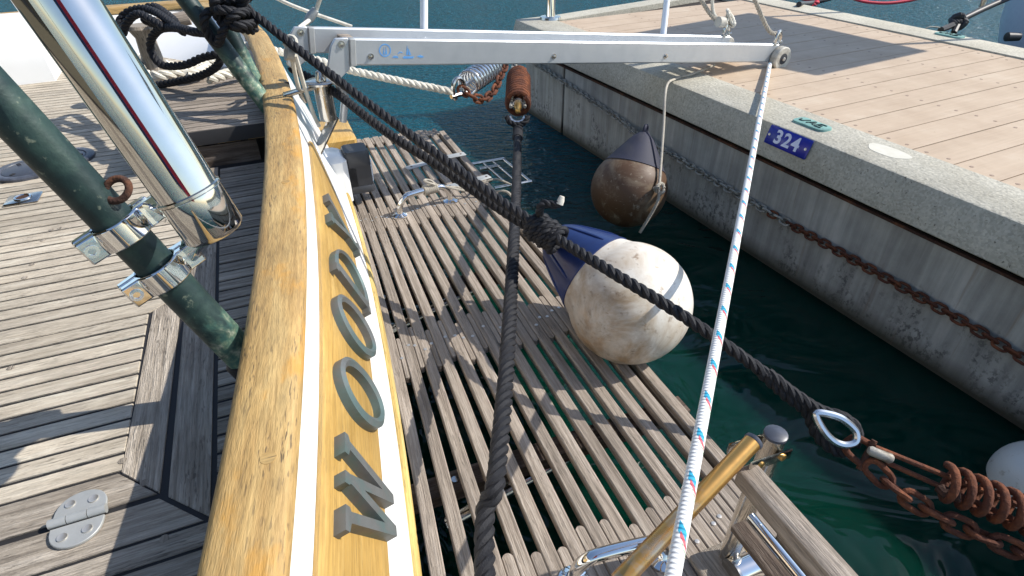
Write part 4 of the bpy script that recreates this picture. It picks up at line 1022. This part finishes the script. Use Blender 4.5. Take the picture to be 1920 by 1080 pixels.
fender('round_fender', wc + QA * .22 + Z * .3, wc - QA * .09 - Z * .15, .19, M['fender_clean'], M['navy_old'], 'pale round fender floating under the rusty spring by the quay wall', False, .3)
# thin line holding the brown fender
gl = [gf_end - gx * .3 - gy * .1 - gz * .1, pd(1310, 138, 4.35), Q(-.66, -.06, .965), Q(-.9, -.13, .9)]
line('fender_line', [atz(1340, 122, ZQ + .02), atz(1300, 138, ZQ + .015), atz(1266, 148, ZQ + .012), pd(1249, 165, 4.1), pd(1244, 240, 4.0), pd(1236, 350, 3.86)], .0095, M['grey_rope'], 'thin grey line dropping over the coping to the brown fender', 'rope')
line('fender_line', [pd(1236, 350, 3.86), pd(1232, 380, 3.87), pd(1200, 436, 4.0)], .011, M['grey_rope'], 'short frayed line with a knot on the side of the brown fender', 'rope', 'rope')
m = MB(); kc = pd(1236, 353, 3.85); m.rope(smooth_path([kc + V((math.cos(a) * .03, math.sin(2 * a) * .02, math.sin(a) * .03)) for a in [i * math.pi / 4 for i in range(8)]], 4, True), .012); tag(m.build('rope_knot', M['grey_rope']), 'small frayed knot on the line of the brown fender', 'knot')

# ------------------------------------------------------------------ mooring ropes
RR = .0245
# from the boat's near quarter to the pier corner
r1 = [B(-.8, T(-.8) + .2, .66), pd(909, 1078, 1.6), pd(930, 900, 1.76), pd(949, 700, 2.12), pd(961, 500, 2.74), pd(968, 360, 3.55), pd(971, 246, 4.9)]
cap_knot = B(-.5, T(-.5) + .02, 1.2)
line('mooring_rope', r1, .0305, M['black_rope'], 'taut black mooring rope led over the platform to the rusty snubber', 'rope', 'rope', 10, .118)
# serving of finer cord where it is worn
# from the far posts over the fender to the near spring
kn = pd(432, 18, 3.12)
r2 = [kn, pd(472, 25, 3.1), pd(513, 56, 3.08), pd(583, 111, 3.04), pd(630, 147, 3.0), pd(680, 186, 2.96), pd(763, 248, 2.88), pd(840, 304, 2.8), pd(929, 370, 2.7), pd(980, 404, 2.63), pd(1040, 444, 2.55), pd(1150, 512, 2.33), pd(1280, 592, 2.21), pd(1420, 690, 2.2), pd(1532, 776, 2.2)]
line('mooring_rope', r2, RR, M['black_rope'], 'black mooring rope running over the white fender from far knot to steel thimble', 'rope', 'rope', 10, .118)
r2b = [pd(546, 128, 3.5), pd(600, 156, 3.4), pd(638, 180, 3.3), pd(669, 205, 3.2), pd(708, 235, 3.12), pd(755, 268, 3.02), pd(840, 322, 2.9), pd(929, 386, 2.78), pd(1000, 430, 2.68), pd(1030, 448, 2.64)]
line('mooring_rope', r2b, RR * 1.05, M['old_black'], 'second black rope leaving the hull and tied above the white fender', 'rope', 'rope', 10, .11)
# splice: the tail is laid back along the rope
sp_ = [pd(1425, 697, 2.2), pd(1470, 738, 2.2), pd(1512, 772, 2.21), pd(1530, 812, 2.21), pd(1555, 838, 2.2), pd(1580, 850, 2.2)]
line('eye_splice', sp_, RR * .95, M['black_rope'], 'lower leg of the spliced eye round the steel thimble', 'rope', 'rope', 8, .11, 'spliced eye')
line('eye_splice', [pd(1440, 700, 2.19), pd(1500, 746, 2.19), pd(1545, 772, 2.19), pd(1580, 782, 2.19), pd(1606, 806, 2.19), pd(1600, 836, 2.2)], RR * .95, M['black_rope'], 'upper leg of the spliced eye round the steel thimble', 'rope', 'rope', 8, .11, 'spliced eye')
# lashing where the fender is tied
kc = pd(1022, 436, 2.62); m = MB()
rd = (r2[10] - r2[9]).normalized(); s1_ = rd.orthogonal().normalized(); s2_ = rd.cross(s1_)
for q in range(6):
    pts = [kc + rd * (.028 * (q - 2.5) + .01 * math.sin(a)) + (s1_ * math.cos(a) + s2_ * math.sin(a)) * (.05 + .006 * (q % 2)) for a in [i * math.pi / 8 for i in range(16)]]
    m.rope(pts + [pts[0]], .019)
m.rope(smooth_path([kc, kc + UP * .06 - RT * .02, pd(1012, 392, 2.56), pd(1020, 382, 2.55), pd(1038, 384, 2.54), pd(1050, 382, 2.53)], 8), .019)
tag(m.build('fender_lashing', M['black_rope']), 'black lashing with a short free end tying the white fender to the ropes', 'knot')
tag(MB().tube([pd(1049, 383, 2.53), pd(1052, 375, 2.525), pd(1054, 368, 2.52)], [.017, .016, .011], 10).build('whipping', M['white_rope']), 'pale taped tip on the free end of the black lashing', 'rope end')
# knot on the far posts
m = MB(); rnd = random.Random(4); u1, u2, u3 = RT, UP, FW
def loop(c, rx, ry, tilt, n=14, wob=.012, r=RR):
    a0 = rnd.uniform(0, 6); pts = [c + (u1 * math.cos(tilt) + u2 * math.sin(tilt)) * rx * math.cos(a) + (u2 * math.cos(tilt) - u1 * math.sin(tilt)) * ry * math.sin(a) + u3 * (.05 * math.sin(2 * a + a0)) for a in [2 * math.pi * i / n for i in range(n)]]
    p = smooth_path(pts, 4, True); m.rope(p + [p[0]], r)
for px, py, dz, rx, ry, tl in ((412, 48, 0, .085, .06, .9), (432, 22, -.05, .08, .055, .2), (448, 30, -.03, .06, .075, .6), (425, 8, -.06, .09, .05, -.3), (446, 12, .02, .075, .05, .9), (455, 42, .02, .04, .05, .3), (436, -6, -.04, .1, .06, .1)):
    loop(pd(px, py, 3.1 + dz), rx, ry, tl)
tag(m.build('rope_knot', M['black_rope']), 'tangled black rope knot round the green posts at the far end of the caprail', 'knot')
m = MB()
tail = [pd(395, 62, 3.12), pd(365, 60, 3.2), pd(330, 52, 3.35), pd(300, 55, 3.5), pd(283, 75, 3.6), pd(285, 100, 3.65), pd(305, 122, 3.62), pd(345, 122, 3.55), pd(380, 108, 3.5), pd(412, 103, 3.46), pd(408, 122, 3.5), pd(385, 138, 3.6), pd(345, 150, 3.7), pd(290, 160, 3.8), pd(250, 162, 3.85)]
line('loose_rope', tail, RR, M['black_rope'], 'slack tail of black rope looping down onto the locker behind the steel tube', 'rope', 'rope', 10)
coil = [pd(345, 60, 3.3), pd(318, 40, 3.42), pd(290, 22, 3.55), pd(262, 16, 3.62), pd(235, 26, 3.66), pd(222, 48, 3.66), pd(230, 62, 3.64), pd(238, 42, 3.58), pd(258, 26, 3.52), pd(282, 36, 3.47), pd(310, 52, 3.42)]
line('loose_rope', coil, RR, M['black_rope'], 'black rope turns heaped over the winch beside the steel tube', 'rope', 'rope', 10)
line('loose_rope', [pd(225, 60, 3.62), pd(250, 30, 3.7), pd(285, 12, 3.72), pd(312, 26, 3.6), pd(330, 45, 3.5), pd(300, 48, 3.55), pd(270, 38, 3.6)], RR, M['black_rope'], 'uppermost black rope turn behind the heap on the winch', 'rope', 'rope', 10)
# white warps lying by the bulwark
wr = [[(225, 102, 4.35), (258, 108, 4.3), (290, 118, 4.25), (320, 122, 4.2)], [(225, 112, 4.25), (258, 120, 4.2), (270, 138, 4.15), (300, 142, 4.12), (340, 134, 4.1), (370, 122, 4.1), (400, 112, 4.1), (430, 108, 4.1)], [(350, 142, 4.12), (372, 136, 4.1), (392, 126, 4.1)], [(390, 148, 4.05), (420, 140, 4.05), (445, 134, 4.05), (470, 128, 4.1)]]
for q, (l_, lab) in enumerate(zip(wr, ('short white warp against the foot of the white bulwark', 'long white three strand warp curving along the locker back', 'small stub of white rope under the black tail', 'greyish warp lying along the rear edge of the locker planks'))):
    line('white_warp', [atz(p[0], p[1], 1.175 + .012 * q) for p in l_], .034, M['white_rope'], lab, 'rope', 'rope', 8, None, 'white warps behind the locker')
# line through the hull under the gangway to the bright spring
w_end = pd(848, 172, 4.55)
line('white_warp', [pd(424, 80, 4.45), pd(480, 88, 4.5), pd(530, 98, 4.45), pd(600, 114, 4.4), pd(650, 130, 4.4), pd(740, 150, 4.45), w_end], .03, M['white_rope'], 'white mooring warp passing under the gangway to the bright coil spring', 'rope', 'rope', 8)
line('cord', [pd(508, -8, 4.6), pd(560, 15, 4.6), pd(660, 50, 4.7)], .014, M['white_rope'], 'thin white cord crossing the water behind the gangway hinge', 'rope')
# small block and cords hanging at the caprail
bk = pd(544, 100, 3.1)
blk = tag(empty('rigging_block', bk), 'little clear block tied to the black rope with thin white cords', 'block')
MB().lathe(bk - RT * .004, RT * .8 + FW * .6, [(-.018, .02), (-.018, .04), (0, .034), (.018, .04), (.018, .02)], 18).build('sheave', M['wheel'], blk)
MB().tube([bk + (UP * math.cos(a) + RT * math.sin(a)) * .032 + UP * .06 for a in [i * math.pi / 6 for i in range(12)]], .01, 7, caps=False, closed=True).build('lashing', M['white_rope'], blk)
for pts in ([(546, 104, 3.1), (556, 150, 3.25), (561, 168, 3.3)], [(554, 104, 3.1), (570, 160, 3.25), (588, 215, 3.45), (598, 236, 3.55)]):
    MB().tube([pd(*p) for p in pts], .012, 8).build('cord', M['white_rope'], blk)
MB().tube([pd(561, 168, 3.3), pd(566, 180, 3.33), pd(573, 192, 3.36)], [.014, .016, .01], 8).build('snap_hook', M['steel'], blk)

# ------------------------------------------------------------------ coil spring snubbers
def helix(c0, ax, L, r, turns, wire, n=14, up=None):
    x = ax.orthogonal().normalized(); y = ax.cross(x); N_ = int(turns * n)
    return [c0 + ax * (L * k / N_) + (x * math.cos(2 * math.pi * k / n) + y * math.sin(2 * math.pi * k / n)) * r for k in range(N_ + 1)]
def snubber(name, a, b, L, r, turns, wire, mt, rod_mt, label, f0=.3):
    ax = (b - a).normalized(); full = (b - a).length; root = tag(empty(name, (a + b) / 2), label, 'spring')
    c0 = a + ax * full * f0; MB().tube(helix(c0, ax, L, r, turns, wire), wire, 8).build('coil', mt, root)
    x = ax.orthogonal().normalized(); y = ax.cross(x)
    for k, (s_, e_) in enumerate(((a, c0 + ax * (L + wire)), (c0 - ax * wire, b))):
        u = x if k == 0 else y; far = e_ if k == 0 else s_; near = s_ if k == 0 else e_
        pts = [near + u * .02, near.lerp(far, .3) + u * r * .55, far + u * r * .55, far - u * r * .55, near.lerp(far, .3) - u * r * .55, near - u * .02]
        MB().tube(pts, wire * .62, 8).build('rod', rod_mt, root)
        return root
# bright spring behind the gangway
zs = pd(862, 166, 4.6); ze = pd(962, 100, 5.4)
snubber('coil_spring', zs, ze, .52, .088, 10, .0125, M['zinc'], M['zinc'], 'bright zinc coil spring on the white warp', .12)
chain('safety_chain', [zs, pd(880, 178, 4.62), pd(903, 187, 4.7), pd(925, 172, 4.85), pd(940, 140, 5.05), pd(955, 108, 5.3)], .1, .055, .012, M['rust'], 'short rusty chain hanging slack below the bright coil spring')
shackle(zs - (ze - zs).normalized() * .02, 2.2, None).name = 'bow_shackle'
tag(bpy.data.objects['bow_shackle'], 'rusty shackle joining the white warp to the bright spring', 'shackle')
# compact rusty spring at the pier corner
ra, rb = pd(969, 216, 4.95), pd(972, 108, 6.0); ax = (rb - ra).normalized()
rs = tag(empty('rust_spring', ra), 'stubby rusty coil spring with brass pin on the far mooring rope', 'spring')
c0 = pd(971, 196, 5.05); L_ = .62
MB().tube(helix(c0, ax, L_, .092, 12, .022, 16), .0225, 8).build('coil', M['rust'], rs)
MB().lathe(c0, ax, [(-.02, .03), (-.02, .05), (.03, .05), (.03, .03)], 14).build('collar', M['zinc'], rs)
MB().lathe(c0 - ax * .04, -ax, [(-.05, .03), (.02, .034), (.05, .024), (.1, .022), (.11, .0)], 14).build('pin', M['brass'], rs)
tq = pd(970, 218, 4.93); y_ = RT
MB().tube(smooth_path([tq + (RT * math.cos(a) * .062 + UP * math.sin(a) * .05) for a in [math.pi * .0 - i * math.pi / 8 for i in range(9)]], 3), .014, 8).build('thimble', M['zinc'], rs)
for sg in (-1, 1): MB().tube([c0 + RT * sg * .06 - ax * .05, c0 + ax * (L_ + .1) + RT * sg * .045], .014, 8).build('rod', M['galv'], rs)
m = MB(); m.rope(smooth_path([tq + (RT * math.cos(a) * .085 + UP * math.sin(a) * .07) for a in [-i * math.pi / 8 for i in range(9)]], 4), .026)
m.lathe(r1[-1] + (r1[-1] - r1[-2]).normalized() * .1, (r1[-2] - r1[-1]).normalized(), [(q * .05 + e, .036 + .008 * (e > 0) * (e < .04)) for q in range(7) for e in (0, .02, .045)], 12)
tag(m.build('eye_splice', M['old_black']), 'frayed black eye seized round the thimble of the stubby rusty spring', 'rope')
chain('corner_chain', [c0 + ax * (L_ + .05), pd(970, 140, 5.75), pd(968, 112, 6.05), Q(-3.4, -.06, .72)], .12, .075, .016, M['galv'], 'few links of chain from the stubby rusty spring to the pier corner')
# rusty spring at lower right
th_c = pd(1566, 806, 2.19)
thim = tag(empty('rope_thimble', th_c), 'pear shaped white metal thimble in the eye of the black rope', 'thimble')
tp_ = [pd(*p, 2.15) for p in ((1530, 776), (1552, 776), (1580, 786), (1604, 808), (1604, 828), (1584, 834), (1562, 826), (1542, 804))]
m = MB(); sp2 = smooth_path(tp_, 6, True); m.tube(sp2, .0135, 8, caps=False, closed=True); m.build('ring', M['zinc'], thim)
ax_a, ax_b = pd(1622, 846, 2.17), pd(2120, 1050, 1.98)
sh = tag(empty('bow_shackle', pd(1605, 835, 2.18)), 'galvanised shackle linking thimble and rusty spring', 'shackle')
MB().tube(smooth_path([pd(*p, 2.17) for p in ((1630, 832), (1604, 820), (1584, 832), (1590, 850), (1618, 874))], 5), .0125, 10).build('bow', M['rust'], sh)
MB().tube([pd(1640, 826, 2.15), pd(1626, 850, 2.16), pd(1612, 880, 2.17)], [.011, .011, .014], 10).build('pin', M['rust_d'], sh)
MB().lathe(pd(1655, 854, 2.13), (ax_b - ax_a), [(-.05, .012), (-.04, .018), (.01, .019), (.025, .02), (.034, .014), (.035, 0)], 14).build('rod_end', M['galv'], sh)
srt = tag(empty('rust_spring', ax_a), 'long open rusty coil spring on two rods near the floating fender', 'spring')
axs = (ax_b - ax_a).normalized(); sA = pd(1778, 906, 2.1)
u_ = (UP - axs * UP.dot(axs)).normalized(); hx_ = helix(sA - axs * .02, axs, .9, .06, 17, .016, 16)
MB().tube(hx_, .0145, 9).build('coil', M['rust'], srt)
for a, b in (((1640, 838), (2050, 1004)), ((1660, 866), (2060, 1044))):
    MB().tube([pd(*a, 2.14), pd(*b, 2.0)], .0095, 8).build('rod', M['rust'], srt)
MB().tube([pd(1762, 914, 2.1), pd(1772, 926, 2.08), pd(1800, 930, 2.05)], .02, 8).build('end_hook', M['rust_d'], srt)
chain('rusty_chain', [pd(1632, 872, 2.15), pd(1664, 905, 2.13), pd(1720, 945, 2.11), pd(1790, 982, 2.08), pd(1860, 1012, 2.05), pd(1930, 1042, 2.02), pd(2060, 1090, 1.96)], .104, .056, .0118, M['rust'], 'heavy rusty chain sagging under the open coil spring')
# ring on the quay wall that takes both
qr = Q(2.75, -.05, .36)
tag(MB().tube([qr + (QA * math.cos(a) + Z * math.sin(a)) * .08 for a in [i * math.pi / 8 for i in range(16)]], .02, 8, caps=False, closed=True).build('mooring_ring', M['rust']), 'rusty mooring ring on the quay wall', 'ring')
# cord on the platform handle
hp = g0.lerp(g1, .62) + Z * .13; m = MB()
hd = (g1 - g0).normalized(); 
for q in range(7):
    pts = [hp + hd * (.013 * (q - 3)) + (Z * math.cos(a) + Z.cross(hd) * math.sin(a)) * .027 for a in [i * math.pi / 6 for i in range(12)]]; m.tube(pts, .0085, 6, caps=False, closed=True)
m.tube(smooth_path([hp + Z * .03 + V((math.cos(a) * .03, math.sin(a) * .02, math.sin(a * .5) * .03)) for a in [i * math.pi / 4 for i in range(8)]], 4, True), .009, 6, caps=False, closed=True)
m.rope(smooth_path([hp + hd * .04, atz(862, 352, ZP + .06), atz(900, 362, ZP + .03), atz(945, 358, ZP + .03), atz(962, 370, ZP + .02)], 6), .009)
m.rope(smooth_path([hp + hd * .04 + Z * .02, atz(880, 358, ZP + .05), atz(900, 345, ZP + .03), atz(930, 336, ZP + .02), atz(958, 346, ZP - .02)], 6), .008)
tag(m.build('grey_cord', M['grey_rope']), 'thin grey cord hitched round the steel handle on the swim platform', 'cord')
# stern cleat with a wooden horn behind the black heap
cb = pd(350, 38, 3.95); ct = tag(empty('wooden_cleat', cb), 'pale wooden horn sticking out from under the black rope heap', 'cleat')
MB().tube([pd(290, 48, 3.9), pd(320, 40, 3.92), pd(355, 33, 3.95)], .045, 14).build('horn', M['slat'], ct)
MB().lathe(pd(272, 70, 4.0), Z, [(-.25, .1), (-.2, .07), (.0, .06), (.06, .09), (.08, .08)], 20).build('drum', M['margin'], ct)

# ------------------------------------------------------------------ beyond the pier
bt_ = pd(1935, 35, 6.2)
ob = tag(empty('neighbouring_boat', V((bt_.x, bt_.y, 0))), 'pale grey boat stern just showing beyond the pier', 'boat')
m = MB(); hc_ = pd(2150, 5, 6.6)
rings = []
for q in range(7):
    f = q / 6; sc = [.55, .85, 1, 1.04, 1.05, 1.02, .95][q]; z = -.2 + 2.3 * f
    rings.append([V((hc_.x, hc_.y, 0)) + V((math.cos(a) * .95 * sc, math.sin(a) * .62 * sc + 1.0 * max(0, math.sin(a)), z)) for a in [i * math.pi / 10 for i in range(20)]])
m.loft(rings, caps=True, smooth=True); m.build('hull', M['hull_grey'], ob)
ex_ = pd(1893, 69, 6.15); MB().lathe(ex_, -RT, [(-.1, .04), (0.03, .045), (.035, .03)], 14).build('exhaust_outlet', M['black'], ob)
aw = [V((3.62, 6.4, 3.26)), V((5.24, 7.42, 3.26)), V((6.18, 5.66, 3.26)), V((4.94, 4.98, 3.26))]
MB().prism(aw, [p + Z * .03 for p in aw]).build('awning', M['hull_grey'], ob)
for q in (V((5.95, 5.9, 0)), V((5.35, 7.2, 0))): MB().tube([q + Z * .9, q + Z * 3.27], .03, 10).build('awning_post', M['steel'], ob)
kb = atz(1790, 62, ZQ); kt = pd(1800, 38, 6.0)
line('far_mooring_line', [pd(1796, 40, 6.05), pd(1850, 14, 6.2), pd(1925, -18, 6.4)], .03, M['black'], 'taut dark line running from the far coping up to the grey boat', 'rope')
m = MB(); 
for q in range(3): m.tube([pd(1796 + 3 * q, 41 - q, 6.05) + (RT * math.cos(a) + UP * math.sin(a)) * (.06 - .01 * q) + FW * .02 * math.sin(3 * a) for a in [i * math.pi / 6 for i in range(12)]], .03, 8, caps=False, closed=True)
m.tube([pd(1792, 44, 6.05), pd(1775, 52, 6.0), pd(1764, 56, 5.95)], .03, 8); m.tube([pd(1796, 46, 6.05), pd(1788, 62, 5.98)], .028, 8)
tag(m.build('rope_knot', M['black']), 'dark bowline knot standing above the far coping', 'knot')
line('thin_wire', [pd(1764, 52, 5.95), pd(1745, 50, 5.95), pd(1736, 53, 5.96)], .006, M['galv'], 'short thin wire beside the dark bowline on the far coping', 'wire')
line('red_rope', [pd(1490, -8, 8.0), pd(1530, 2, 7.6), pd(1522, 8, 7.55), pd(1512, 10, 7.5)], .035, M['pink'], 'red rope hitch at the far edge of the pier', 'rope', 'rope')
line('dark_rope', [atz(1498, 8, ZQ + .03), pd(1520, 6, 7.5), pd(1545, 0, 7.6), pd(1580, -10, 7.8)], .03, M['black'], 'dark rope tail under the red hitch on the far coping', 'rope')
line('red_rope', [pd(1590, -6, 7.4), pd(1620, 3, 7.4), pd(1660, 6, 7.4), pd(1700, 2, 7.4), pd(1735, -6, 7.4)], .018, M['pink'], 'slack red rope hanging over the water beyond the pier', 'rope')

# unseen cloth added behind the viewpoint; its mirrored stripe stands in for a jacket
ef = V((.5, -.85, 0)); ed = V((.86, .5, 0)).normalized(); en = tag(empty('reflection_flag', ef + Z * .9), 'unseen red and navy flag added in place of a jacket, mirrored in the steel tube', 'flag')
MB().tube([ef - ed * .5 + Z * .9, ef - ed * .5 + Z * 3.0], .018, 10).build('reflection_flag_staff', M['cap'], en)
def reflection_cloth(x0, x1, mt, nm):
    m = MB(); rings = []
    for k in range(13):
        x = x0 + (x1 - x0) * k / 12; y = .03 * math.sin(x * 14); n_ = Z.cross(ed)
        rings.append([ef + ed * x + n_ * (y + d) + Z * z for d, z in ((0, 1.72), (0, 2.95), (.006, 2.95), (.006, 1.72))])
    m.loft(rings, caps=True); m.build(nm, mt, en)
reflection_cloth(-.48, -.2, M['navy'], 'reflection_cloth'); reflection_cloth(-.2, .22, M['pink'], 'reflection_cloth')

# ------------------------------------------------------------------ bring the working units to metres
bpy.context.view_layer.update()
for o in list(scene.objects):
    if o.parent is None and o.type in ('MESH', 'EMPTY'):
        o.location = o.location * S; o.scale = (S, S, S)
# consistent outward normals
for me in bpy.data.meshes:
    bm = bmesh.new(); bm.from_mesh(me); bmesh.ops.recalc_face_normals(bm, faces=bm.faces); bm.to_mesh(me); bm.free()
    me.set_sharp_from_angle(angle=R_(42))
